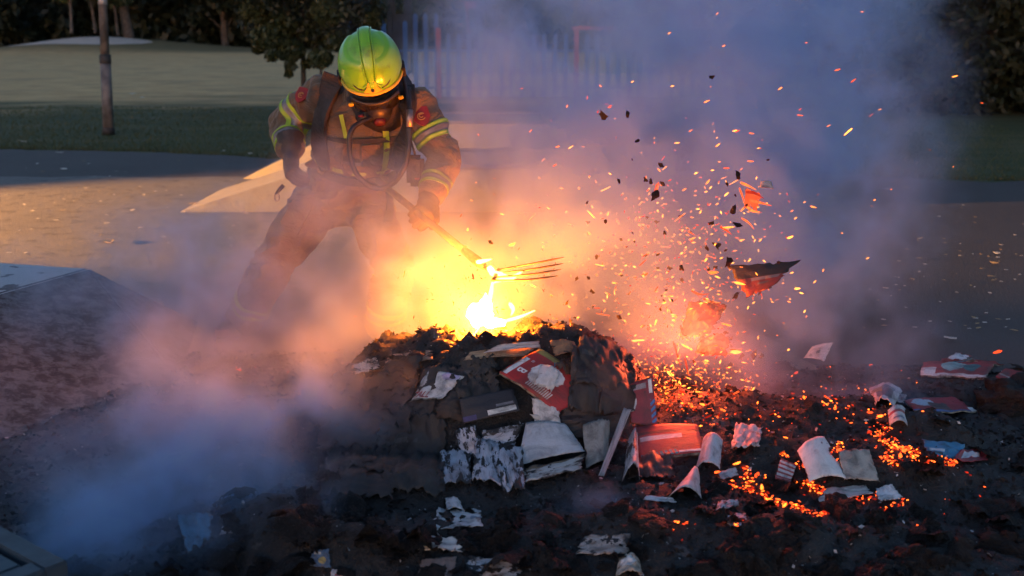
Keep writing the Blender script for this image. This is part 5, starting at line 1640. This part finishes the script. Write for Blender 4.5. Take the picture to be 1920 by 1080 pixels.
def helm(az, k, grow=0.0):
    ph = rim_phi(az) * k
    x = sin(ph) * sin(az); y = sin(ph) * cos(az); z = cos(ph)
    rx, ry, rz = .143 + grow, .168 + grow, .155 + grow
    # raised side shells leave a shallow step
    st = .006 if (abs(az) > .35 and abs(az) < 2.5 and .36 < k < .86) else 0.0
    return HP(x * (rx + st), y * (ry + st) - .012, z * (rz + st) + .03)
def helmet():
    nu, nv = 64, 26
    V = [helm((i / nu) * 2 * pi - pi, .02 + .98 * j / nv) for j in range(nv + 1) for i in range(nu)]
    Vi = [helm((i / nu) * 2 * pi - pi, .02 + .98 * j / nv, -.008) for j in range(nv + 1) for i in range(nu)]
    n = len(V)
    Fc = [(j * nu + i, j * nu + (i + 1) % nu, (j + 1) * nu + (i + 1) % nu, (j + 1) * nu + i) for j in range(nv) for i in range(nu)]
    Fc += [tuple(n + q for q in reversed(f)) for f in Fc[:]]
    Fc += [(nv * nu + i, nv * nu + (i + 1) % nu, n + nv * nu + (i + 1) % nu, n + nv * nu + i) for i in range(nu)]
    Fc += [tuple(range(nu)), tuple(n + q for q in reversed(range(nu)))]
    h = mesh_obj('helmet', V + Vi, Fc, M_helm, PERSON, True)
    # comb over the crown: three ridges
    rows = []
    for i in range(40):
        a = radians(-105 + 178 * i / 39)
        wd = .024 if a < .4 else .024 - .013 * (a - .4) / .9
        row = []
        for dx, up in ((-1.25, -.006), (-.9, .010), (-.35, .013), (.35, .013), (.9, .010), (1.25, -.006)):
            row.append(HP(dx * wd, sin(a) * (.168 + up) - .012, cos(a) * (.155 + up) + .03))
        rows.append(row)
    V = [q for r in rows for q in r]
    mesh_obj('comb', V, [(j * 6 + k, j * 6 + k + 1, (j + 1) * 6 + k + 1, (j + 1) * 6 + k) for j in range(39) for k in range(5)] + [(5, 4, 3, 2, 1, 0), tuple(39 * 6 + k for k in range(6))], M_helm, h, False)
    for dx, r in ((-.030, .003), (.030, .003)):
        pts = []
        for i in range(26):
            a = radians(-105 + 190 * i / 25)      # back to front over the top
            ph = abs(a); az = 0 if a > 0 else pi
            y = sin(a) * (.168 + .004); z = cos(a) * (.155 + .004)
            wd = 1.0 - .55 * max(0, (a - .5)) if a > .5 else 1.0
            pts.append(HP(dx * max(.35, wd) * (1 if dx else 1), y - .012, z + .03))
        tube('comb_ridge', pts, [r] * len(pts), M_helm, h, 8)
    # rim band, gold like the front plate
    pts = [helm(-1.9 + 3.8 * i / 40, 1.0, .003) for i in range(41)]
    tube('front_rim', pts, .0095, M_emblem, h, 8)
    # front plate with crest
    def front(x, zdeg, off): 
        a = radians(zdeg); az = x / .15
        return HP(sin(a) * sin(az) * (.143 + off), sin(a) * cos(az) * (.168 + off) - .012, cos(a) * (.155 + off) + .03)
    shp = [(-.042, 82), (0, 84), (.042, 82), (.026, 72), (.016, 62), (.008, 56), (0, 60), (-.008, 56), (-.016, 62), (-.026, 72)]
    V = [front(x, z, .004) for x, z in shp] + [front(x, z, .011) for x, z in shp]
    m = len(shp)
    Fc = [tuple(range(m, 2 * m)), tuple(reversed(range(m)))] + [(i, (i + 1) % m, m + (i + 1) % m, m + i) for i in range(m)]
    e = mesh_obj('front_plate', V, Fc, M_emblem, h)
    for x in (-.010, 0, .010):
        tube('plate_flute', [front(x, 62, .012), front(x * 1.1, 72, .012)], .0028, M_helm, e, 6)
    blob_mesh('plate_bolt', front(0, 77, .013), .009, .009, .009, 1, 0, M_rubber, e, 2)
    # dark slot each side of the plate, swept arch lines
    for s in (-1, 1):
        tube('slot', [front(s * q, 80 - 9 * ((q - .045) / .065) ** 1.5, .0035) for q in (.045, .06, .075, .09, .105)], [.002, .005, .0055, .005, .002], M_rubber, h, 6)
        tube('arch_line', [front(s * q, zz, .003) for q, zz in ((.022, 66), (.04, 73), (.065, 76), (.095, 70), (.115, 58))], .0035, M_helm, h, 6)
        # ear clips and lamp holder
        c = HP(s * .150, .0, -.02)
        box('side_clip', c, (.018, .055, .075), M_rubber, h, Matrix((hr, hf, hu)).transposed(), bevel=.006)
        box('strap_buckle', HP(s * .118, .115, -.085), (.024, .012, .02), M_emblem, h, Matrix((hr, hf, hu)).transposed(), bevel=.003)
    # neck curtain
    cv = []
    for j in range(6):
        for i in range(28):
            az = 1.75 + (2 * pi - 3.5) * i / 27
            b0 = helm(az if az < pi else az - 2 * pi, .97, -.006)
            cv.append(b0 - hu * (.022 * j) + (b0 - HC).normalized() * .004 * j)
    Fc = [(j * 28 + i, j * 28 + i + 1, (j + 1) * 28 + i + 1, (j + 1) * 28 + i) for j in range(5) for i in range(27)]
    o = mesh_obj('neck_curtain', cv, Fc, M_blackfab, h, True)
    so = o.modifiers.new('t', 'SOLIDIFY'); so.thickness = .006
    return h
HELM = helmet()
# head in a black flash hood
head_mesh('flash_hood', lambda u, v: HP(sin(pi * (.02 + .96 * v)) * sin(2 * pi * u) * .092, sin(pi * (.02 + .96 * v)) * cos(2 * pi * u) * .112, -cos(pi * (.02 + .96 * v)) * .135 - .03), 24, 14, M_blackfab, PERSON)
# face mask: wide lens, nose cup, red valve
def lens(u, v):
    az = (u - .5) * 2.1; el = -1.15 + 1.35 * v
    return HP(sin(az) * .122 * cos(el * .5), .108 * cos(az) * cos(el * .55) + .040, -.080 + .100 * sin(el))
nu, nv = 26, 16
V = [lens(i / nu, j / nv) for j in range(nv + 1) for i in range(nu + 1)]
Fc = [(j * (nu + 1) + i, j * (nu + 1) + i + 1, (j + 1) * (nu + 1) + i + 1, (j + 1) * (nu + 1) + i) for j in range(nv) for i in range(nu)]
MASK = mesh_obj('face_mask', V, Fc, M_visor, PERSON, True)
so = MASK.modifiers.new('t', 'SOLIDIFY'); so.thickness = .006
edge = [lens(i / 30, 0) for i in range(31)] + [lens(1, j / 12) for j in range(1, 13)] + [lens(1 - i / 30, 1) for i in range(1, 31)] + [lens(0, 1 - j / 12) for j in range(1, 13)]
tube('mask_seal', edge, .011, M_rubber, MASK, 8)
tube('hood_bib', [HP(0, .0, -.09), HP(0, .01, -.15), HP(0, .0, -.20), HP(0, -.01, -.235)], [.104, .128, .160, .185], M_blackfab, PERSON, 24)
tube('nose_cup', [HP(0, .08, -.150), HP(0, .135, -.165), HP(0, .165, -.172)], [.078, .066, .046], M_rubber, MASK, 16)
tube('red_valve', [HP(0, .160, -.171), HP(0, .182, -.176), HP(0, .190, -.178)], [.030, .028, .018], plain('valve_red', (.10, .008, .008), None, 20, .5, .1), MASK, 16)
for i in range(4):
    z = -.160 - .009 * i
    box('valve_slot', HP(0, .189 - .001 * i, z - .006), (.034, .006, .003), M_rubber, MASK, Matrix((hr, hf, hu)).transposed())
tube('air_valve', [HP(.03, .12, -.17), HP(.075, .125, -.185), HP(.10, .11, -.20)], [.026, .030, .022], M_rubber, MASK, 14)
tube('red_clip', [HP(.072, .140, -.150), HP(.092, .128, -.165), HP(.078, .135, -.190)], .007, M_redp, MASK, 8)
# hoses: from the valve over the chest, down and round to the back
tube('air_hose', spline([HP(-.03, .12, -.18), aty(664, 238, 5.28), aty(655, 280, 5.26), aty(668, 325, 5.28), aty(700, 352, 5.32), aty(735, 345, 5.30), aty(760, 310, 5.28), aty(768, 260, 5.30), aty(768, 215, 5.34), aty(766, 165, 5.46)], 8), .0125, M_rubber, PERSON, 10)
tube('hose_coupling', [aty(768, 238, 5.30), aty(768, 206, 5.32)], .0165, M_steel, PERSON, 12)
tube('signal_hose', spline([aty(752, 130, 5.50), aty(762, 175, 5.42), aty(766, 230, 5.32), aty(762, 300, 5.30)], 8), .010, M_rubber, PERSON, 8)
# air cylinder and back plate
cyl = [aty(705, 150, 5.86) + Vector((0, 0, .02)), aty(690, 330, 6.06)]
tube('air_cylinder', [cyl[0] + (cyl[0] - cyl[1]) * .12, cyl[0], cyl[1], cyl[1] + (cyl[1] - cyl[0]) * .08], [.03, .078, .078, .04], M_rubber, PERSON, 18)
# pouch with a small red lamp hanging at the left side
pc = aty(779, 320, 5.34)
box('hanging_pouch', pc, (.085, .05, .15), M_blackfab, PERSON, bevel=.018)
box('pouch_lamp', pc + Vector((.01, -.027, -.035)), (.022, .008, .010), M_redp, PERSON)
tube('pouch_cord', [aty(770, 262, 5.36), pc + Vector((0, 0, .075))], .005, M_rubber, PERSON, 6)
# karabiner ring at the hip
rc = aty(519, 366, 5.70)
tube('belt_hook', [aty(531, 348, 5.72), aty(522, 358, 5.70), aty(516, 364, 5.70)], [.012, .010, .004], M_rubber, PERSON, 8)
tube('ring', [rc + Vector((cos(a) * .012, 0, sin(a) * .022 - .01)) for a in [2 * pi * i / 14 for i in range(15)]], .0035, M_steel, PERSON, 6)

# --- hands in gloves: palm, four fingers of different length, thumb
def glove(wrist, fwd, palm_n, side, curl, size=1.0):
    """side = +1 if the thumb leaves towards +s"""
    f = fwd.normalized(); n = (palm_n - f * palm_n.dot(f)).normalized(); s = f.cross(n).normalized() * side
    bm = bmesh.new()
    # gauntlet cuff and palm
    ring_mesh(bm, limb_rings([wrist - f * .07, wrist - f * .02, wrist + f * .02, wrist + f * .06, wrist + f * .105], [(.058, .056), (.052, .050), (.046, .032), (.056, .030), (.052, .024)], s, 14))
    for i, (off, ln, r) in enumerate([(.040, .078, .0150), (.0135, .088, .0155), (-.0135, .082, .0150), (-.039, .066, .0135)]):
        p = wrist + f * .088 + s * off
        d = f.copy(); pts = [p - f * .02, p]
        for seg, ang in ((.45, curl * .9), (.32, curl * 1.15), (.25, curl * .8)):
            d = (d * cos(ang) + n * sin(ang)).normalized()
            m_ = (-d.dot(f), 0)
            nn = (n - d * n.dot(d)); 
            n_loc = nn.normalized() if nn.length > 1e-4 else -f
            p = p + d * (ln * seg); pts.append(p)
            # next bend turns towards the palm side of this segment
            f_, n_ = d, n_loc
            d = f_
            globals()['_n'] = n_
        ring_mesh(bm, limb_rings(pts, [r, r * 1.05, r, r * .95, r * .6], s, 10))
    p = wrist + f * .028 + s * .046
    td = (f * .62 + s * .62 + n * .35).normalized(); t2 = (f * .75 + s * .10 + n * .65).normalized()
    ring_mesh(bm, limb_rings([p - td * .02, p, p + td * .042, p + td * .042 + t2 * .030, p + td * .042 + t2 * .044], [.018, .019, .0175, .016, .009], n, 10))
    for v in bm.verts: v.co = wrist + (v.co - wrist) * size
    me = bpy.data.meshes.new('glove'); bm.to_mesh(me); bm.free()
    o = bpy.data.objects.new('glove', me); COL.objects.link(o)
    md = o.modifiers.new('r', 'REMESH'); md.mode = 'VOXEL'; md.voxel_size = 0.0055
    sm = o.modifiers.new('s', 'SMOOTH'); sm.iterations = 2
    dg = bpy.context.evaluated_depsgraph_get()
    m2 = bpy.data.meshes.new_from_object(o.evaluated_get(dg))
    bpy.data.objects.remove(o)
    m2.materials.clear(); m2.materials.append(M_glove)
    m2.polygons.foreach_set('use_smooth', [True] * len(m2.polygons))
    g = bpy.data.objects.new('glove', m2)
    return link(g, PERSON)

# the fork: shaft from the hip across the left hand to the fire
FA, FB = aty(716, 345, 5.36), aty(908, 500, 4.70)
fdir = (FB - FA).normalized()
grip_l = lerp(FA, FB, .42)
# left hand: wrist near the sleeve end, palm wraps the shaft
wl = J['wr_l']
glove(wl + (wl - J['el_l']).normalized() * .01, (grip_l - wl) * .8 + fdir * .02 + (wl - J['el_l']).normalized() * .05, Vector((-.55, .15, -.4)), 1, .95, 1.12)
wr = J['wr_r']
glove(wr, Vector((.10, -.50, -.80)), Vector((.85, .45, -.1)), -1, .8, 1.22)

# --- boots
def boot(an, toe_dir):
    f = Vector((toe_dir[0], toe_dir[1], 0)).normalized()
    s = Vector((f.y, -f.x, 0))
    heel = Vector((an.x, an.y, 0)) - f * .07
    t = empty_part('boot')
    def ringz(z, a0, a1, w): return [heel + f * (a0 + (a1 - a0) * (.5 - .5 * cos(2 * pi * k / 20))) + s * (w * sin(2 * pi * k / 20)) + Vector((0, 0, z)) for k in range(20)]
    bm = bmesh.new()
    ring_mesh(bm, [ringz(.022, -.03, .245, .052), ringz(.05, -.035, .25, .056), ringz(.085, -.03, .235, .054), ringz(.115, -.025, .165, .052), ringz(.15, -.02, .13, .054), ringz(.22, -.02, .125, .058)])
    up = bm_obj('boot', bm, M_rubber, PERSON, True)
    bm = bmesh.new()
    ring_mesh(bm, [ringz(.004, -.04, .255, .056), ringz(.026, -.042, .26, .060)])
    bm_obj('sole', bm, plain('boot_sole', (.03, .028, .026), None, 20, .8, .3), up)
    bm = bmesh.new()
    ring_mesh(bm, [ringz(.04, .17, .256, .045), ringz(.075, .175, .25, .044)])
    bm_obj('toe_cap', bm, plain('toe_cap', (.16, .03, .02), None, 20, .5, .2), up)
def empty_part(n): return None
boot(J['an_r'], (-.55, -.85)); boot(J['an_l'], (.25, -.95))

# ---------------------------------------------------------------- the fork itself
M_wood = plain('fork_wood', (.22, .14, .07), (.12, .075, .04), 20, .7, .4, 60)
M_iron = plain('fork_iron', (.06, .055, .05), (.12, .10, .09), 16, .55, .3, 60, metal=.7)
FK = empty('garden_fork', FB, 'long-handled fork held by the firefighter, tines in the fire', 'fork')
tube('shaft', [FA - fdir * .05, lerp(FA, FB, .5), FB - fdir * .04], .0165, M_wood, FK, 12)
gs = Vector((0, 0, 1)).cross(fdir).normalized()
tube('handle_grip', [FA - fdir * .05 - gs * .055, FA - fdir * .05 + gs * .055], .014, M_wood, FK, 10)
tube('socket', [FB - fdir * .16, FB - fdir * .05, FB], [.018, .022, .014], M_iron, FK, 12)
tines = [((935, 506), (1000, 494), (1058, 482)), ((932, 513), (995, 505), (1056, 494)), ((928, 520), (990, 515), (1052, 505)), ((924, 526), (984, 525), (1046, 517))]
yoke = []
for i, (a, b, c) in enumerate(tines):
    p0 = aty(a[0], a[1], 4.66 - .045 * i); yoke.append(p0)
    tube('tine', spline([p0, aty(b[0], b[1], 4.60 - .045 * i), aty(c[0], c[1], 4.58 - .045 * i)], 5), [.0042] * 9 + [.003, .0012], M_iron, FK, 8)
tube('yoke', [yoke[0], yoke[1], yoke[2], yoke[3]], .0085, M_iron, FK, 8)
tube('tang', [FB - fdir * .01, lerp(yoke[1], yoke[2], .5)], .0085, M_iron, FK, 8)
# ================================================================ flame
def m_flame(g, p, tc):
    g.nt.nodes.remove(p)
    out = [n for n in g.nt.nodes if n.type == 'OUTPUT_MATERIAL'][0]
    e = g.n('ShaderNodeEmission', {'Color': (1.0, 0.175, 0.009, 1.0), 'Strength': FLAME_STRENGTH})
    g.nt.links.new(e.outputs[0], out.inputs['Surface'])
FLAME_STRENGTH = 800.0
M_flame = material('flame_core', m_flame)
M_flame.cycles.emission_sampling = 'FRONT'
def m_lick(g, p, tc):
    g.nt.nodes.remove(p)
    out = [n for n in g.nt.nodes if n.type == 'OUTPUT_MATERIAL'][0]
    v = tc['Object']
    c = g.mix(g.noise(v, 14.0, 3.0), (1.0, 0.30, 0.04), (1.0, 0.55, 0.10))
    e = g.n('ShaderNodeEmission', {'Color': c, 'Strength': 5.0})
    g.nt.links.new(e.outputs[0], out.inputs['Surface'])
M_lick = material('flame_lick', m_lick)
M_lick.cycles.emission_sampling = 'NONE'

FIRE = aty(908, 592, 4.52)
fl = empty('flame', aty(915, 622, 4.50), 'white-hot flame burning on the back of the paper heap', 'flame')
blob_mesh('flame_core', aty(897, 592, 4.50), 0.050, 0.045, 0.046, 3.1, 0.7, M_flame, fl, 2)
blob_mesh('flame_core', aty(911, 573, 4.53), 0.026, 0.026, 0.040, 8.4, 0.6, M_flame, fl, 2)
blob_mesh('flame_core', aty(925, 606, 4.48), 0.055, 0.030, 0.018, 5.7, 0.5, M_flame, fl, 2)

for pts, w in [
    ([(905, 600, 4.5), (893, 622, 4.46), (880, 640, 4.44)], 0.006),
    ([(940, 604, 4.5), (975, 594, 4.5), (1003, 582, 4.5)], 0.007),
    ([(915, 575, 4.53), (921, 545, 4.55), (925, 520, 4.56)], 0.010),
]:
    tongue('flame_tongue', [aty(*q) for q in pts], w, M_lick, fl)
# burning paper torn up by the fork: bright yellow slivers above the fire
for i, (pts, w) in enumerate([
    ([(918, 512, 4.6), (938, 516, 4.6), (952, 522, 4.6), (967, 517, 4.6), (983, 505, 4.6)], 0.016),
    ([(893, 492, 4.6), (905, 490, 4.6), (922, 486, 4.6)], 0.010),
    ([(916, 500, 4.6), (925, 512, 4.6), (938, 520, 4.6)], 0.016),
    ([(955, 568, 4.6), (962, 580, 4.6), (958, 592, 4.6)], 0.010),
    ([(922, 530, 4.6), (945, 524, 4.6), (966, 526, 4.6)], 0.008),
]):
    o = tongue('burning_shred', [aty(*q) for q in pts], w, M_lick, None)
    tag(o, 'bright yellow burning paper shred tossed up above the flame', 'paper shred', 'burning shreds above the flame')
# a small separate flame on the crest of the heap
f2 = empty('small_flame', aty(810, 655, 4.25), 'small separate yellow flame on the crest of the heap', 'flame')
tongue('flame_tongue', [aty(809, 657, 4.25), aty(810, 645, 4.25), aty(816, 633, 4.25)], 0.012, M_lick, f2)
tongue('flame_tongue', [aty(812, 642, 4.25), aty(819, 636, 4.25), aty(822, 631, 4.25)], 0.010, M_lick, f2)

# ================================================================ smoke
# rolling smoke as one fog volume. Puffs: centre (x, y, z), radii (m), density
S0, S1 = Vector((-3.6, 2.7, -0.02)), Vector((3.7, 9.2, 3.1))
SMOKE_VOXEL = 0.036
def puff(px, py, Y, rx, ry, rz, amp): return (aty(px, py, Y), (rx, ry, rz), amp)
PUFFS = [
    # hot smoke around and above the fire
    puff(930, 560, 4.85, 0.55, 0.45, 0.32, 0.16),
    puff(960, 470, 5.10, 0.60, 0.50, 0.38, 0.34),
    puff(1080, 380, 5.50, 0.75, 0.60, 0.45, 0.60), puff(1280, 450, 5.40, 0.65, 0.55, 0.45, 0.50), puff(1350, 330, 5.70, 0.60, 0.55, 0.50, 0.70), puff(1150, 330, 6.3, .8, .6, .4, .75), puff(960, 250, 6.5, .6, .5, .35, .6),
    puff(1150, 600, 5.00, 0.50, 0.45, 0.35, 0.26),
    # the column drifting up to the right
    puff(1180, 230, 6.00, 0.75, 0.70, 0.55, 0.62),
    puff(920, 110, 6.60, 0.42, 0.50, 0.42, 0.85),
    puff(1320, 60, 6.40, 0.75, 0.80, 0.60, 0.75),
    puff(1470, 230, 6.30, 0.55, 0.70, 0.55, 0.85),
    puff(1575, 150, 6.20, 0.26, 0.50, 0.50, 0.75),
    puff(1550, 420, 5.70, 0.42, 0.50, 0.40, 0.55),
    puff(1680, 0, 6.40, 0.36, 0.50, 0.12, 0.30),
    puff(1200, -60, 6.60, 1.10, 0.90, 0.40, 0.50),
    puff(730, 550, 4.90, 0.30, 0.28, 0.24, 0.40), puff(600, 500, 5.00, 0.40, 0.25, 0.30, 0.28),
    # low smoke rolling left past the legs
    puff(640, 560, 5.15, 0.70, 0.40, 0.32, 0.55),
    puff(480, 560, 5.30, 0.70, 0.50, 0.32, 0.38),
    puff(330, 480, 5.90, 0.75, 0.60, 0.28, 0.60),
    puff(700, 430, 5.05, 0.36, 0.22, 0.22, 1.20),
    puff(660, 300, 5.20, 0.16, 0.14, 0.12, 1.00),
    puff(250, 590, 5.40, 0.50, 0.50, 0.22, 0.42),
    # steam in front of the heap on the left
    puff(330, 830, 3.60, 0.25, 0.25, 0.21, 4.6),
    puff(450, 720, 4.20, 0.34, 0.30, 0.20, 1.0),
    puff(220, 960, 3.25, 0.26, 0.22, 0.13, 2.8),
    puff(540, 770, 3.80, 0.15, 0.16, 0.11, 3.2),
    puff(700, 350, 5.15, .22, .16, .14, .7), puff(720, 790, 3.68, .30, .14, .20, .55), puff(1180, 780, 3.72, .22, .12, .18, .35), puff(60, 780, 4.00, 0.35, 0.40, 0.18, 0.50),
    puff(470, 960, 3.30, 0.14, 0.16, 0.10, 1.60),
    # wisps over the glowing bed on the right
    puff(1430, 690, 4.60, 0.45, 0.35, 0.24, 1.25),
    puff(1250, 900, 3.85, 0.14, 0.14, 0.07, 2.30),
    puff(1560, 600, 5.00, 0.40, 0.40, 0.22, 0.60),
    puff(1110, 1010, 3.40, 0.12, 0.12, 0.08, 1.50),
]
SMOKE_DENSITY = 1.9
def build_smoke():
    ng = bpy.data.node_groups.new('smoke_field', 'GeometryNodeTree')
    ng.interface.new_socket('Geometry', in_out='OUTPUT', socket_type='NodeSocketGeometry')
    g = NG(ng)
    pos = g.n('GeometryNodeInputPosition').outputs[0]
    w1 = g.v('SUBTRACT', g.noise(pos, 1.3, 3.0, 0.5, col=True), (0.5, 0.5, 0.5))
    w2 = g.v('SUBTRACT', g.noise(pos, 4.0, 3.0, 0.55, col=True), (0.5, 0.5, 0.5))
    q = g.v('ADD', pos, g.v('ADD', g.v('SCALE', w1, scale=0.75), g.v('SCALE', w2, scale=0.22)))
    tot = None
    for c, r, a in PUFFS:
        d = g.v('MULTIPLY', g.v('SUBTRACT', q, tuple(c)), tuple(1.0 / x for x in r))
        e = g.m('EXPONENT', g.m('MULTIPLY', g.v('DOT_PRODUCT', d, d), -1.0))
        tot = g.m('MULTIPLY', e, a) if tot is None else g.m('MULTIPLY_ADD', e, a, tot)
    curl = g.noise(q, 2.4, 5.0, 0.58)
    fine = g.noise(g.v('ADD', q, g.v('SCALE', w2, scale=0.5)), 6.5, 4.0, 0.6)
    tot = g.m('MULTIPLY', tot, g.m('ADD', 0.16, g.m('MULTIPLY', g.step(curl, 0.41, 0.61), 1.45)))
    tot = g.m('MULTIPLY', tot, g.m('ADD', 0.55, g.m('MULTIPLY', g.step(fine, 0.36, 0.64), 0.9)))
    tot = g.m('MAXIMUM', g.m('SUBTRACT', tot, 0.08), 0.0)
    # fades out well inside the walls of the domain
    for ax in range(3):
        s = g.sep(pos)[ax]
        if ax < 2:
            tot = g.m('MULTIPLY', tot, g.step(s, S0[ax], S0[ax] + 0.5))
        tot = g.m('MULTIPLY', tot, g.step(s, S1[ax], S1[ax] - 0.6))
    tot = g.m('MULTIPLY', tot, SMOKE_DENSITY)
    vc = g.n('GeometryNodeVolumeCube', {'Density': tot, 'Min': tuple(S0), 'Max': tuple(S1)})
    for i, k in enumerate(('Resolution X', 'Resolution Y', 'Resolution Z')):
        vc.inputs[k].default_value = int((S1[i] - S0[i]) / SMOKE_VOXEL)
    sm = g.n('GeometryNodeSetMaterial', {'Geometry': vc.outputs[0], 'Material': M_smoke})
    out = ng.nodes.new('NodeGroupOutput')
    ng.links.new(sm.outputs[0], out.inputs[0])
    vol = bpy.data.volumes.new('smoke')
    o = bpy.data.objects.new('smoke', vol)
    COL.objects.link(o)
    vol.materials.append(M_smoke)
    vol.render.step_size = 0.2
    md = o.modifiers.new('smoke', 'NODES')
    md.node_group = ng
    tag(o, 'grey smoke rolling off the burning heap', 'smoke', kind='stuff')
def m_smoke(g, p, tc):
    g.nt.nodes.remove(p)
    out = [n for n in g.nt.nodes if n.type == 'OUTPUT_MATERIAL'][0]
    v = g.n('ShaderNodeVolumePrincipled', {'Color': (0.50, 0.71, 0.985, 1), 'Density': 1.0, 'Anisotropy': 0.15})
    v.inputs['Density Attribute'].default_value = 'density'
    g.nt.links.new(v.outputs[0], out.inputs['Volume'])
M_smoke = material('smoke', m_smoke)
build_smoke()
